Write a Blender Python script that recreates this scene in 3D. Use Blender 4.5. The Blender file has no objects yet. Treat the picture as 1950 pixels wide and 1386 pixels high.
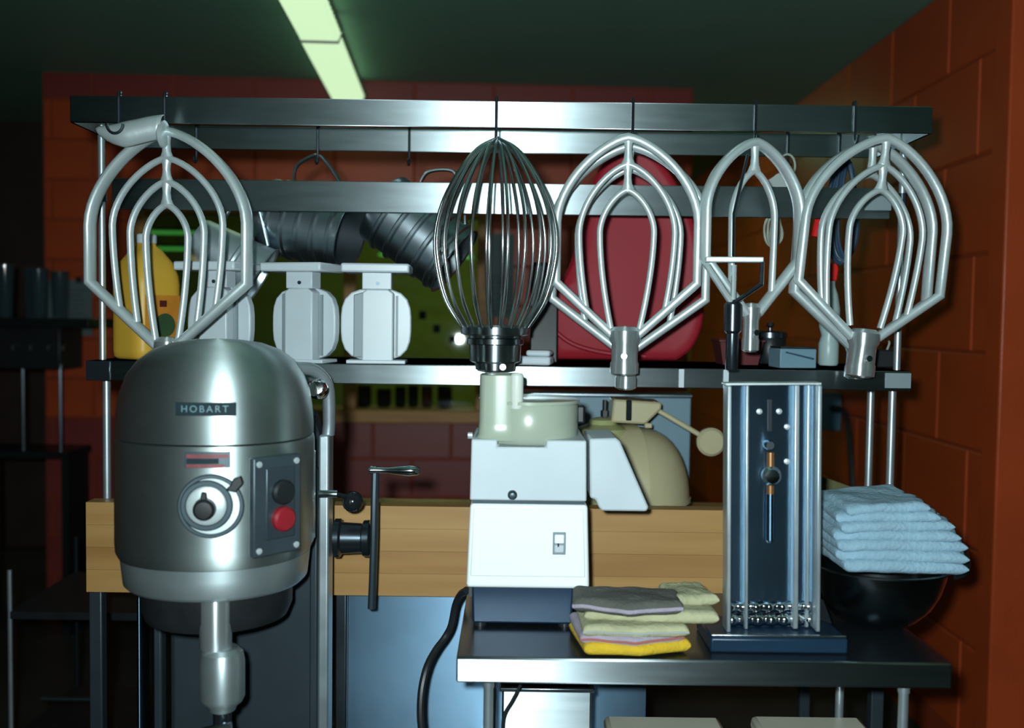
import bpy, bmesh, math, random
from mathutils import Vector, Matrix, noise
PI = math.pi
R = math.radians
random.seed(7)
scene = bpy.context.scene
COL = scene.collection

# ------------------------------------------------------------------ camera, world, light, exposure
FPX, CX, CY = 1900.0, 975.0, 693.0           # focal length in pixels of the 1950x1386 frame
EYE = 1.40
PITCH, ROLL = R(2.65), R(0.75)
_F = Vector((0, math.cos(PITCH), -math.sin(PITCH)))
_U0 = Vector((0, math.sin(PITCH), math.cos(PITCH)))
_R0 = Vector((1, 0, 0))
_Rv = _R0 * math.cos(ROLL) + _U0 * math.sin(ROLL)
_Uv = -_R0 * math.sin(ROLL) + _U0 * math.cos(ROLL)
cam_d = bpy.data.cameras.new('camera')
cam_d.sensor_width = 36.0
cam_d.lens = 36.0 * FPX / 1950.0
cam_d.clip_start = 0.05
cam_d.dof.use_dof = True
cam_d.dof.focus_distance = 1.98
cam_d.dof.aperture_fstop = 2.2
cam = bpy.data.objects.new('camera', cam_d)
COL.objects.link(cam)
M = Matrix((( _Rv.x, _Uv.x, -_F.x, 0), (_Rv.y, _Uv.y, -_F.y, 0), (_Rv.z, _Uv.z, -_F.z, EYE), (0, 0, 0, 1)))
cam.matrix_world = M
scene.camera = cam

world = bpy.data.worlds.new('world')
scene.world = world
world.use_nodes = True
world.node_tree.nodes['Background'].inputs[0].default_value = (0.35, 0.75, 0.70, 1)
world.node_tree.nodes['Background'].inputs[1].default_value = 0.020

fl = bpy.data.lights.new('camera_flash', 'SPOT')   # the camera's own flash, just above and left of the lens
fl.energy = 178
fl.spot_size = R(130)
fl.spot_blend = 1.0
fl.color = (0.82, 0.98, 1.0)
fl.shadow_soft_size = 0.022
flash = bpy.data.objects.new('camera_flash', fl)
flash.location = (-0.055, -0.02, EYE + 0.05)
flash.rotation_euler = (PI / 2 - PITCH, 0, R(-9))
COL.objects.link(flash)

scene.view_settings.view_transform = 'Standard'
scene.view_settings.look = 'None'
scene.view_settings.exposure = 0.0
scene.view_settings.gamma = 1.0
scene.view_settings.use_curve_mapping = False


def W(px, py, d):
    """point of the place seen at a pixel, at distance d along +Y"""
    r = _F + _Rv * ((px - CX) / FPX) - _Uv * ((py - CY) / FPX)
    r = r * (d / r.y)
    return Vector((r.x, d, EYE + r.z))


# ------------------------------------------------------------------ materials
MATS = {}


def mat(name, col, rough=0.5, metal=0.0, var=0.10, scale=14.0, bump=0.0, bscale=60.0, emit=0.0, ecol=None,
        stretch=(1, 1, 1), spec=0.5, trans=0.0, ior=1.45, rvar=0.0, col2=None, coat=0.0, brushed=0.0):
    m = bpy.data.materials.new(name)
    m.use_nodes = True
    nt = m.node_tree
    b = nt.nodes['Principled BSDF']
    tc = nt.nodes.new('ShaderNodeTexCoord')
    mp = nt.nodes.new('ShaderNodeMapping')
    mp.inputs['Scale'].default_value = stretch
    nt.links.new(tc.outputs['Object'], mp.inputs[0])
    nz = nt.nodes.new('ShaderNodeTexNoise')
    nz.inputs['Scale'].default_value = scale
    nz.inputs['Detail'].default_value = 4
    nt.links.new(mp.outputs[0], nz.inputs['Vector'])
    rp = nt.nodes.new('ShaderNodeValToRGB')
    c2 = col2 if col2 else tuple(min(1, c * (1 + var)) for c in col)
    c1 = tuple(c * (1 - var) for c in col)
    rp.color_ramp.elements[0].position = 0.3
    rp.color_ramp.elements[1].position = 0.7
    rp.color_ramp.elements[0].color = (*c1, 1)
    rp.color_ramp.elements[1].color = (*c2, 1)
    nt.links.new(nz.outputs['Fac'], rp.inputs[0])
    nt.links.new(rp.outputs[0], b.inputs['Base Color'])
    b.inputs['Roughness'].default_value = rough
    b.inputs['Metallic'].default_value = metal
    b.inputs['Specular IOR Level'].default_value = spec
    b.inputs['Transmission Weight'].default_value = trans
    b.inputs['IOR'].default_value = ior
    b.inputs['Coat Weight'].default_value = coat
    if brushed:                 # lengthwise brushing: reflections spread up and down
        b.inputs['Anisotropic'].default_value = brushed
        tg = nt.nodes.new('ShaderNodeCombineXYZ')
        tg.inputs[2].default_value = 1.0
        nt.links.new(tg.outputs[0], b.inputs['Tangent'])
    if rvar:
        mr = nt.nodes.new('ShaderNodeMapRange')
        mr.inputs['To Min'].default_value = max(0.02, rough - rvar)
        mr.inputs['To Max'].default_value = rough + rvar
        nt.links.new(nz.outputs['Fac'], mr.inputs['Value'])
        nt.links.new(mr.outputs[0], b.inputs['Roughness'])
    if bump:
        n2 = nt.nodes.new('ShaderNodeTexNoise')
        n2.inputs['Scale'].default_value = bscale
        n2.inputs['Detail'].default_value = 3
        nt.links.new(mp.outputs[0], n2.inputs['Vector'])
        bp = nt.nodes.new('ShaderNodeBump')
        bp.inputs['Strength'].default_value = bump
        bp.inputs['Distance'].default_value = 0.004
        nt.links.new(n2.outputs['Fac'], bp.inputs['Height'])
        nt.links.new(bp.outputs[0], b.inputs['Normal'])
    if emit:
        b.inputs['Emission Color'].default_value = (*(ecol or col), 1)
        b.inputs['Emission Strength'].default_value = emit
    MATS[name] = m
    return m


mat('steel', (0.46, 0.53, 0.56), 0.42, 1.0, 0.06, 9, stretch=(1, 8, 8), rvar=0.03, brushed=0.95)
mat('steel_dull', (0.30, 0.36, 0.40), 0.26, 1.0, 0.10, 6, rvar=0.05)
mat('steel_panel', (0.13, 0.22, 0.31), 0.46, 1.0, 0.22, 3, rvar=0.05, brushed=0.9)
mat('chrome', (0.74, 0.78, 0.80), 0.13, 1.0, 0.04, 9)
mat('hub_steel', (0.66, 0.72, 0.74), 0.27, 1.0, 0.04, 9)
mat('shaft_steel', (0.72, 0.78, 0.80), 0.36, 0.85, 0.04, 9, brushed=0.9)
mat('matte_black', (0.012, 0.014, 0.016), 0.9, 0.0, 0.2, 20, spec=0.05)
mat('hub_dark', (0.30, 0.34, 0.36), 0.36, 1.0, 0.05, 9, brushed=0.9)
mat('dark_wall', (0.045, 0.030, 0.026), 0.5, 0.0, 0.15, 4)  # near-black colour stands for the unlit opening at the far left
mat('wire', (0.62, 0.66, 0.67), 0.20, 1.0, 0.04, 9)
mat('aluminium', (0.60, 0.68, 0.69), 0.38, 0.50, 0.08, 18, bump=0.08, bscale=90)
mat('aluminium_soft', (0.52, 0.60, 0.64), 0.36, 0.8, 0.10, 12, rvar=0.06)
mat('jug_steel', (0.50, 0.58, 0.63), 0.31, 1.0, 0.10, 10, rvar=0.04)
mat('mixer_grey', (0.58, 0.67, 0.67), 0.46, 0.97, 0.05, 30, brushed=0.82)
mat('mixer_flange', (0.54, 0.63, 0.65), 0.42, 0.85, 0.05, 30, brushed=0.6)
mat('mixer_dark', (0.05, 0.07, 0.085), 0.36, 0.5, 0.12, 10)
mat('plate_grey', (0.06, 0.085, 0.10), 0.42, 0.5, 0.10, 20)
mat('black', (0.012, 0.014, 0.016), 0.42, 0.0, 0.2, 20)
mat('black_gloss', (0.010, 0.013, 0.016), 0.15, 0.0, 0.2, 20)
mat('badge_black', (0.012, 0.028, 0.034), 0.6, 0.0, 0.2, 20, spec=0.15)
mat('badge_pale', (0.13, 0.24, 0.27), 0.5, 0.0, 0.1, 20)
mat('label_red', (0.22, 0.045, 0.05), 0.5, 0.0, 0.2, 60)
mat('button_red', (0.25, 0.012, 0.02), 0.4, 0.0, 0.05, 10)
mat('white_enamel', (0.86, 0.90, 0.90), 0.28, 0.0, 0.02, 6, coat=0.2)
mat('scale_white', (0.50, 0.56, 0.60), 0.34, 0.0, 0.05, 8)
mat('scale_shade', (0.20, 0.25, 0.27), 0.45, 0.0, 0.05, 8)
mat('bowl_plastic', (0.36, 0.41, 0.33), 0.25, 0.0, 0.05, 8, coat=0.3)
mat('pusher_white', (0.62, 0.66, 0.60), 0.3, 0.0, 0.04, 8)
mat('base_blue', (0.010, 0.030, 0.060), 0.35, 0.2, 0.12, 6)
mat('cream', (0.46, 0.41, 0.25), 0.32, 0.0, 0.06, 7, coat=0.2)
mat('cream_green', (0.36, 0.37, 0.17), 0.36, 0.0, 0.06, 7)
mat('yellow', (0.62, 0.36, 0.04), 0.42, 0.0, 0.05, 7)
mat('jug_label', (0.52, 0.20, 0.02), 0.5, 0.0, 0.15, 30)
mat('jug_dot', (0.03, 0.075, 0.03), 0.5, 0.0, 0.1, 30)
mat('red_plastic', (0.27, 0.010, 0.020), 0.55, 0.0, 0.06, 5, spec=0.3)
mat('red_bright', (0.60, 0.01, 0.01), 0.4, 0.0, 0.05, 5)
mat('maple', (0.35, 0.180, 0.055), 0.45, 0.0, 0.0, 3.2, stretch=(0.55, 6, 9), col2=(0.44, 0.25, 0.088))
mat('maple_dark', (0.31, 0.150, 0.042), 0.45, 0.0, 0.0, 3.2, stretch=(0.6, 6, 9), col2=(0.40, 0.215, 0.072))
mat('wood_frame', (0.44, 0.21, 0.06), 0.5, 0.0, 0.18, 5, stretch=(1, 5, 7))
mat('rust_paint', (0.43, 0.062, 0.014), 0.40, 0.0, 0.10, 4, bump=0.25, bscale=110)
mat('rust_mortar', (0.28, 0.040, 0.010), 0.6, 0.0, 0.10, 4, bump=0.3, bscale=90)
mat('burgundy_paint', (0.22, 0.035, 0.030), 0.40, 0.0, 0.10, 4, bump=0.25, bscale=110)
mat('burgundy_mortar', (0.15, 0.022, 0.022), 0.6, 0.0, 0.10, 4, bump=0.3, bscale=90)
mat('ceiling', (0.14, 0.31, 0.235), 0.6, 0.0, 0.05, 2, bump=0.1, bscale=30)
mat('floor', (0.035, 0.035, 0.032), 0.4, 0.0, 0.25, 3)
mat('olive_wall', (0.30, 0.33, 0.06), 0.7, 0.0, 0.20, 1.2)
mat('dark_trim', (0.012, 0.016, 0.018), 0.4, 0.3, 0.2, 6)
mat('window_glass', (0.80, 0.95, 0.85), 0.02, 0.0, 0.02, 2, trans=1.0, ior=1.45)
mat('tumbler', (0.25, 0.40, 0.46), 0.05, 0.0, 0.02, 2, trans=0.9, ior=1.3)
mat('tube_light', (0.6, 0.8, 0.5), 0.5, 0.0, 0.02, 4, emit=0.95, ecol=(0.66, 0.92, 0.56))
mat('tube_light_far', (0.6, 0.8, 0.5), 0.5, 0.0, 0.02, 4, emit=13.0, ecol=(0.72, 0.92, 0.40))  # strong emission of the added fixture beyond the window
mat('tube_light_corridor', (0.6, 0.8, 0.5), 0.5, 0.0, 0.02, 4, emit=5.0, ecol=(0.55, 0.95, 0.50))  # strong emission of the added fixture hidden in the corridor
mat('lamp_green', (0.3, 0.7, 0.2), 0.5, 0.0, 0.02, 4, emit=0.32, ecol=(0.12, 0.75, 0.12))
mat('lens_rim', (0.07, 0.12, 0.08), 0.5, 0.0, 0.2, 60)
mat('paper', (0.11, 0.15, 0.155), 0.8, 0.0, 0.04, 8)
mat('paper_line', (0.04, 0.06, 0.065), 0.8, 0.0, 0.04, 8)
mat('towel', (0.25, 0.39, 0.49), 0.95, 0.0, 0.12, 30, bump=0.6, bscale=160)
mat('cloth_cream', (0.40, 0.39, 0.24), 0.95, 0.0, 0.12, 22, bump=0.6, bscale=150)
mat('cloth_grey', (0.085, 0.085, 0.075), 0.95, 0.0, 0.15, 30, bump=0.7, bscale=160)
mat('cloth_lilac', (0.32, 0.28, 0.34), 0.95, 0.0, 0.10, 30, bump=0.6, bscale=160)
mat('cloth_yellow', (0.60, 0.39, 0.02), 0.95, 0.0, 0.10, 30, bump=0.6, bscale=160)
mat('cloth_red', (0.36, 0.11, 0.10), 0.95, 0.0, 0.10, 30)
mat('pale_blue', (0.14, 0.24, 0.30), 0.45, 0.0, 0.08, 10)
mat('bottle_pale', (0.36, 0.46, 0.46), 0.35, 0.0, 0.06, 10)
mat('box_blue', (0.10, 0.24, 0.34), 0.45, 0.1, 0.08, 10)
mat('cord_blue', (0.02, 0.05, 0.09), 0.45, 0.0, 0.08, 10)
mat('cord_beige', (0.30, 0.34, 0.28), 0.6, 0.0, 0.08, 10)
mat('tag_white', (0.33, 0.37, 0.36), 0.7, 0.0, 0.05, 10)
mat('olive_card', (0.13, 0.13, 0.05), 0.8, 0.0, 0.08, 10)
mat('bin_beige', (0.55, 0.54, 0.44), 0.4, 0.0, 0.05, 10)
mat('maroon', (0.09, 0.012, 0.016), 0.5, 0.0, 0.2, 10)
mat('dark_steel', (0.08, 0.10, 0.12), 0.25, 0.9, 0.15, 6)
mat('bowl_steel', (0.20, 0.22, 0.23), 0.22, 1.0, 0.06, 6)
mat('copper', (0.42, 0.20, 0.08), 0.35, 0.8, 0.1, 10)


# ------------------------------------------------------------------ mesh helpers
class MB:
    def __init__(s):
        s.v, s.f = [], []

    def add(s, vs, fs, M=None):
        o = len(s.v)
        s.v += [(M @ Vector(v)) if M else Vector(v) for v in vs]
        s.f += [tuple(i + o for i in f) for f in fs]
        return s

    def box(s, c, size, M=None):
        x, y, z = c
        a, b, d = size[0] / 2, size[1] / 2, size[2] / 2
        vs = [(x - a, y - b, z - d), (x + a, y - b, z - d), (x + a, y + b, z - d), (x - a, y + b, z - d),
              (x - a, y - b, z + d), (x + a, y - b, z + d), (x + a, y + b, z + d), (x - a, y + b, z + d)]
        return s.add(vs, [(0, 3, 2, 1), (4, 5, 6, 7), (0, 1, 5, 4), (1, 2, 6, 5), (2, 3, 7, 6), (3, 0, 4, 7)], M)

    def lathe(s, prof, n=28, M=None, sq=2.0):
        """prof: (r, z) list; sq > 2 squares the section"""
        vs, fs = [], []
        for r, z in prof:
            for k in range(n):
                a = 2 * PI * k / n
                c, q = math.cos(a), math.sin(a)
                g = 1.0 if sq == 2.0 else 1.0 / ((abs(c) ** sq + abs(q) ** sq) ** (1 / sq))
                vs.append((r * c * g, r * q * g, z))
        for i in range(len(prof) - 1):
            for k in range(n):
                k2 = (k + 1) % n
                fs.append((i * n + k, i * n + k2, (i + 1) * n + k2, (i + 1) * n + k))
        if prof[0][0] > 1e-6:
            fs.append(tuple(reversed(range(n))))
        if prof[-1][0] > 1e-6:
            fs.append(tuple((len(prof) - 1) * n + k for k in range(n)))
        return s.add(vs, fs, M)

    def cyl(s, p0, p1, r0, r1=None, n=16):
        p0, p1 = Vector(p0), Vector(p1)
        r1 = r0 if r1 is None else r1
        d = p1 - p0
        q = d.to_track_quat('Z', 'Y').to_matrix().to_4x4()
        return s.lathe([(r0, 0), (r1, d.length)], n, Matrix.Translation(p0) @ q)

    def sweep(s, path, ra, rb=None, nor=None, n=8, closed=False, sq=2.0):
        """ra: half width across the path (in plane), rb: half width along nor"""
        P = [Vector(p) for p in path]
        rb = ra if rb is None else rb
        N = len(P)
        ring, up = [], Vector(nor) if nor else None
        for i in range(N):
            if closed:
                t = P[(i + 1) % N] - P[i - 1]
            else:
                t = P[min(i + 1, N - 1)] - P[max(i - 1, 0)]
            t.normalize()
            if nor:
                b = (up - t * up.dot(t)).normalized()
            else:
                if up is None:
                    up = Vector((0, 0, 1)) if abs(t.z) < 0.9 else Vector((0, 1, 0))
                b = (up - t * up.dot(t)).normalized()
                up = b
            sd = t.cross(b)
            mit = 1.0
            if 0 < i < N - 1 or closed:
                t0 = (P[i] - P[i - 1]).normalized()
                cs = max(0.5, math.sqrt(max(0, (1 + t0.dot((P[(i + 1) % N] - P[i]).normalized())) / 2)))
                mit = 1 / cs
            for k in range(n):
                a = 2 * PI * (k + 0.5) / n
                c, q = math.cos(a), math.sin(a)
                g = 1.0 if sq == 2.0 else 1.0 / ((abs(c) ** sq + abs(q) ** sq) ** (1 / sq))
                wa = ra[i] if isinstance(ra, (list, tuple)) else ra
                wb = rb[i] if isinstance(rb, (list, tuple)) else rb
                ring.append(P[i] + sd * (c * g * wa * mit) + b * (q * g * wb))
        fs = []
        for i in range(N if closed else N - 1):
            j = (i + 1) % N
            for k in range(n):
                k2 = (k + 1) % n
                fs.append((i * n + k, i * n + k2, j * n + k2, j * n + k))
        if not closed:
            fs.append(tuple(reversed(range(n))))
            fs.append(tuple((N - 1) * n + k for k in range(n)))
        return s.add(ring, fs)

    def prism(s, poly, y0, y1, M=None):
        """poly in XZ, extruded from y0 to y1"""
        n = len(poly)
        vs = [(x, y0, z) for x, z in poly] + [(x, y1, z) for x, z in poly]
        fs = [tuple(range(n)), tuple(reversed(range(n, 2 * n)))]
        fs += [(i, i + n, (i + 1) % n + n, (i + 1) % n) for i in range(n)]
        return s.add(vs, fs, M)

    def mesh(s, name, smooth=35):
        me = bpy.data.meshes.new(name)
        me.from_pydata([tuple(v) for v in s.v], [], s.f)
        bm = bmesh.new()
        bm.from_mesh(me)
        bmesh.ops.remove_doubles(bm, verts=bm.verts, dist=1e-6)
        bmesh.ops.recalc_face_normals(bm, faces=bm.faces)
        bm.to_mesh(me)
        bm.free()
        if smooth:
            me.shade_smooth()
            me.set_sharp_from_angle(angle=R(smooth))
        return me


def put(name, mb, m, parent=None, bevel=0, loc=None, rot=None, smooth=35, seg=2):
    me = mb.mesh(name, smooth) if isinstance(mb, MB) else mb
    if not me.materials:
        me.materials.append(MATS[m])
    o = bpy.data.objects.new(name, me)
    COL.objects.link(o)
    if parent:
        o.parent = parent
    if loc is not None:
        o.location = loc
    if rot is not None:
        o.rotation_euler = rot
    if bevel:
        bv = o.modifiers.new('bevel', 'BEVEL')
        bv.width = bevel
        bv.segments = seg
        bv.limit_method = 'ANGLE'
        bv.angle_limit = R(40)
    return o


def tag(o, label, cat, group=None, kind=None):
    o['label'] = label
    o['category'] = cat
    if group:
        o['group'] = group
    if kind:
        o['kind'] = kind
    return o


def thing(name, label, cat, loc=(0, 0, 0), rotz=0.0, group=None, rot=None):
    o = bpy.data.objects.new(name, None)
    o.empty_display_size = 0.05
    COL.objects.link(o)
    o.location = loc
    o.rotation_euler = rot if rot else (0, 0, rotz)
    return tag(o, label, cat, group)


def copy_tree(o, parent=None):
    c = o.copy()
    COL.objects.link(c)
    c.parent = parent
    for ch in list(o.children):
        copy_tree(ch, c)
    return c


def smooth_path(pts, n=8):
    """Catmull-Rom through the points"""
    P = [Vector(p) for p in pts]
    P = [P[0] * 2 - P[1]] + P + [P[-1] * 2 - P[-2]]
    out = []
    for i in range(1, len(P) - 2):
        for k in range(n):
            t = k / n
            a, b, c, d = P[i - 1], P[i], P[i + 1], P[i + 2]
            out.append(0.5 * ((2 * b) + (c - a) * t + (2 * a - 5 * b + 4 * c - d) * t * t + (3 * b - a - 3 * c + d) * t ** 3))
    out.append(P[-2])
    return out


# ------------------------------------------------------------------ the room
CEIL = 2.51
BW_Y, BW_YAW = 4.80, R(3.0)       # the block partition with the window, slightly turned
RW_X = 1.43                       # right wall


def struct(name, mb, m, label, cat, parent=None, **k):
    o = put(name, mb, m, parent, **k)
    tag(o, label, cat, kind='structure')
    return o


struct('floor', MB().box((0, 2.0, -0.05), (9.2, 13.2, 0.1)), 'floor', 'dark brown kitchen floor under the tables', 'floor')
struct('ceiling', MB().box((0, 2.0, CEIL + 0.05), (9.2, 13.2, 0.1)), 'ceiling', 'plain dark green-grey ceiling above the hanging rack', 'ceiling')
struct('wall_left', MB().box((-4.05, 2.0, CEIL / 2), (0.1, 12, CEIL)), 'rust_paint', 'dark rust wall at the far left side', 'wall')
struct('wall_back', MB().box((0, 8.05, CEIL / 2), (9, 0.1, CEIL)), 'olive_wall', 'olive wall of the room beyond the window', 'wall')
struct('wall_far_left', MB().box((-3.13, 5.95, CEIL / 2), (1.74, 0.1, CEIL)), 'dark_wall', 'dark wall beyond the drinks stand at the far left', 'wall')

_bcache = {}


def block_mesh(w, h, m):
    k = (round(w, 4), round(h, 4), m)
    if k not in _bcache:
        c, dp = 0.004, 0.05
        a, b = w / 2, h / 2
        vs = [(-a, 0.05, -b), (a, 0.05, -b), (a, 0.05, b), (-a, 0.05, b),
              (-a, c, -b), (a, c, -b), (a, c, b), (-a, c, b),
              (-a + c, 0, -b + c), (a - c, 0, -b + c), (a - c, 0, b - c), (-a + c, 0, b - c)]
        fs = [(8, 9, 10, 11), (0, 3, 2, 1)]
        for i in range(4):
            j = (i + 1) % 4
            fs += [(i, j, 4 + j, 4 + i), (4 + i, 4 + j, 8 + j, 8 + i)]
        me = MB().add(vs, fs).mesh('block', 0)
        me.materials.append(MATS[m])
        _bcache[k] = me
    return _bcache[k]


def block_wall(parent, u0, u1, z0, z1, bw, bh, hole, paint, joint=0.009, ph=None):
    """blocks as children; local x along the wall, local -y the face"""
    row, z = 0, z0
    while z < z1 - 0.02:
        zt = min(z + bh, z1)
        if zt < 0.12:
            z += bh
            row += 1
            continue
        u = u0 - (bw / 2 if row % 2 else 0)
        if ph:
            u = u0 - bw + ((ph[row % 2] - u0) % bw)
        while u < u1 - 0.01:
            a, b = max(u, u0), min(u + bw, u1)
            rects = [(a, b, z, zt)]
            if hole:
                h0, h1, g0, g1 = hole
                if b > h0 and a < h1 and zt > g0 and z < g1:
                    rects = []
                    if a < h0:
                        rects.append((a, h0, z, zt))
                    if b > h1:
                        rects.append((h1, b, z, zt))
                    aa, bb = max(a, h0), min(b, h1)
                    if z < g0:
                        rects.append((aa, bb, z, g0))
                    if zt > g1:
                        rects.append((aa, bb, g1, zt))
            for p, q, s, t in rects:
                if q - p < 0.03 or t - s < 0.03:
                    continue
                me = block_mesh(q - p - joint, t - s - joint, paint((s + t) / 2))
                o = bpy.data.objects.new('block', me)
                COL.objects.link(o)
                o.parent = parent
                o.location = ((p + q) / 2, random.uniform(-0.0012, 0.0012), (s + t) / 2)
            u += bw
        z += bh
        row += 1


# right wall of painted blocks (face towards -X)
wr = struct('wall_right', MB().box((2.53, 0.055, CEIL / 2), (5.06, 0.1, CEIL)), 'rust_mortar',
            'rust painted concrete block wall on the right side', 'wall', loc=(RW_X, 8.0, 0), rot=(0, 0, -PI / 2))
# local x runs towards the camera from the far end
zl1, zl2 = W(1896, 80, 2.95).z, W(1896, 280, 2.95).z
rh_ = zl1 - zl2
block_wall(wr, 0.0, 5.06, zl2 - 6 * rh_, CEIL, 0.50, rh_, None, lambda z: 'rust_paint', ph=(4.89, 4.66))
struct('wall_return', MB().box((2.705, 2.93, CEIL / 2), (2.59, 0.1, CEIL)), 'rust_paint',
       'bright orange wall edge at the right border', 'wall', bevel=0.006)

# partition with a window
bw = put('wall_partition', MB(), 'rust_mortar', loc=(0, BW_Y, 0), rot=(0, 0, BW_YAW))
tag(bw, 'block partition with a wide interior window, burgundy below and rust above', 'wall', kind='structure')
U0, U1 = -2.20, 0.855
HU0, HU1, HZ0, HZ1 = -1.79, -0.115, 0.895, 1.93
m_ = MB()
for a, b, c, d in ((U0, HU0, 0, CEIL), (HU1, U1, 0, CEIL), (HU0, HU1, 0, HZ0), (HU0, HU1, HZ1, CEIL)):
    m_.box(((a + b) / 2, 0.06, (c + d) / 2), (b - a, 0.11, d - c))
bw.data = m_.mesh('wall_partition')
bw.data.materials.append(MATS['rust_mortar'])
zj = W(780, 874, 4.77).z
block_wall(bw, U0, U1, zj - 4 * 0.186, CEIL, 0.375, 0.186, (HU0, HU1, HZ0, HZ1),
           lambda z: 'burgundy_paint' if (z < 0.9 or z > 2.34) else 'rust_paint', ph=(-0.664, -0.664 + 0.1875))
win = put('window_1', MB(), 'wood_frame', loc=(0, BW_Y, 0), rot=(0, 0, BW_YAW))
tag(win, 'wide wood framed interior window behind the shelves', 'window', kind='structure')
fw = 0.058
m_ = MB()
m_.box(((HU0 + HU1) / 2, 0.03, HZ1 - fw / 2), (HU1 - HU0, 0.12, fw))
win.data = m_.mesh('window_1')
win.data.materials.append(MATS['wood_frame'])
MUL = -0.775
put('window_sill', MB().box(((HU0 + HU1) / 2, 0.02, HZ0 + fw / 2), (HU1 - HU0, 0.16, fw)), 'wood_frame', win, 0.004)
for u in (HU0 + fw / 2, HU1 - fw / 2):
    put('window_jamb', MB().box((u, 0.03, (HZ0 + HZ1) / 2), (fw, 0.12, HZ1 - HZ0 - 2 * fw)), 'wood_frame', win, 0.004)
put('mullion', MB().box((MUL, 0.03, (HZ0 + HZ1) / 2), (fw, 0.11, HZ1 - HZ0 - 2 * fw)), 'wood_frame', win, 0.004)
for a, b in ((HU0 + fw, MUL - fw / 2), (MUL + fw / 2, HU1 - fw)):
    put('pane', MB().box((0, 0, 0), (b - a, 0.006, HZ1 - HZ0 - 2 * fw)), 'window_glass', win,
        loc=((a + b) / 2, 0.04, (HZ0 + HZ1) / 2), rot=(R(-1.55), 0, R(-0.3)))
for px, py in ((803, 600), (830, 626), (861, 648)):
    p = W(px, py, BW_Y - 0.05)
    put('sticker', MB().box((0, 0, 0), (0.034, 0.003, 0.040)), 'matte_black', win, 0.003,
        loc=(p.x / math.cos(BW_YAW), 0.034, p.z), rot=(0, R(random.uniform(-8, 8)), 0))


def on_wall(u, off, z):
    return Vector((u * math.cos(BW_YAW) - off * math.sin(BW_YAW), BW_Y + u * math.sin(BW_YAW) + off * math.cos(BW_YAW), z))


# mugs behind the glass
for i, px in enumerate((697, 735, 766, 790, 816, 850)):
    u = (px - CX) / FPX * 4.92
    t = thing('mug', ['dark rounded mug behind the glass, leftmost on the window sill', 'dark wide mug on the window sill, second from the left frame',
                      'small dark mug third along the window sill', 'small dark mug fourth along the window sill',
                      'dark reddish mug fifth along the window sill', 'dark mug on the window sill nearest the food processor'][i], 'mug',
              on_wall(u, 0.135, HZ0 + fw + 0.0005), R(70), 'mugs on the window sill')
    h = random.uniform(0.085, 0.11)
    r = [0.036, 0.036, 0.027, 0.026, 0.027, 0.036][i]
    put('body', MB().lathe([(r * .8, 0), (r, 0.015), (r, h), (r * .9, h), (r * .85, 0.012)], 16), 'maroon' if i == 4 else 'black_gloss', t)
    put('handle', MB().sweep([(r + 0.022 * math.sin(PI * k / 8) - .002, 0, h * .2 + h * .6 * k / 8) for k in range(9)], 0.005, n=6), 'black_gloss', t)
struct('trim_1', MB().box(((HU0 + HU1) / 2, 0.150, HZ0 + fw / 2 - 0.01), (HU1 - HU0, 0.098, 0.078)), 'wood_frame',
       'wooden ledge behind the interior window', 'ledge', loc=(0, BW_Y, 0), rot=(0, 0, BW_YAW))

# notice paper on the partition, left end
t = thing('wall_notice', 'pale paper notice pinned to the rust wall behind the left beater', 'notice', on_wall(-2.08, -0.006, 1.29), BW_YAW)
put('sheet', MB().box((0, 0, 0.13), (0.205, 0.002, 0.26)), 'paper', t)
for k in range(9):
    put('print_line', MB().box((-0.005, -0.0016, 0.035 + k * 0.022), (0.15 - 0.03 * (k % 3 == 1), 0.001, 0.004)), 'paper_line', t)
put('clip', MB().box((0.045, -0.006, 0.262), (0.026, 0.012, 0.03)), 'black', t, 0.003)
# notice right of the window
t = thing('wall_calendar', 'grey gridded sheet on the wall right of the window, behind the whisk', 'notice', on_wall(-0.055, -0.006, 1.40), BW_YAW)
put('sheet', MB().box((0, 0, 0.2), (0.115, 0.002, 0.40)), 'paper', t)
for k in range(7):
    put('grid_line', MB().box((0, -0.0016, 0.03 + k * 0.028), (0.10, 0.001, 0.003)), 'paper_line', t)
for k in range(4):
    put('grid_line', MB().box((-0.045 + k * 0.03, -0.0018, 0.11), (0.003, 0.001, 0.17)), 'paper_line', t)

# ------------------------------------------------------------------ fluorescent fixtures


def fixture(label, p0, p1, wid=0.135, lens='tube_light', drop=CEIL - 2.40, group='ceiling fluorescent fixtures'):
    p0, p1 = Vector(p0), Vector(p1)
    d = p1 - p0
    L = d.length
    t = thing('fluorescent_fixture', label, 'ceiling light', ((p0.x + p1.x) / 2, (p0.y + p1.y) / 2, CEIL - drop),
              math.atan2(d.y, d.x) - PI / 2, group)
    w = wid / 2
    put('housing', MB().box((0, 0, drop - 0.012), (wid * 0.8, L * 0.99, 0.024)), 'lens_rim', t)
    poly = [(-w, 0.0), (w, 0.0), (w + 0.012, 0.035), (w * 0.9, drop - 0.024), (-w * 0.9, drop - 0.024), (-w - 0.012, 0.035)]
    put('diffuser', MB().prism(poly, -L / 2 + 0.012, L / 2 - 0.012), lens, t, 0.004)
    for s in (-1, 1):
        put('end_cap', MB().prism([(x * 1.02, z) for x, z in poly], s * (L / 2 - 0.006) - 0.005, s * (L / 2 - 0.006) + 0.005), 'pusher_white', t)
        m = MB()
        for k in range(int(L / 0.05)):
            m.box((s * (w + 0.015), -L / 2 + 0.03 + k * 0.05, 0.034), (0.010, 0.030, 0.016))
        m.box((s * (w + 0.012), 0, 0.038), (0.006, L * 0.98, 0.008))
        put('ridged_edge', m, 'lens_rim', t)
    return t


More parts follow.
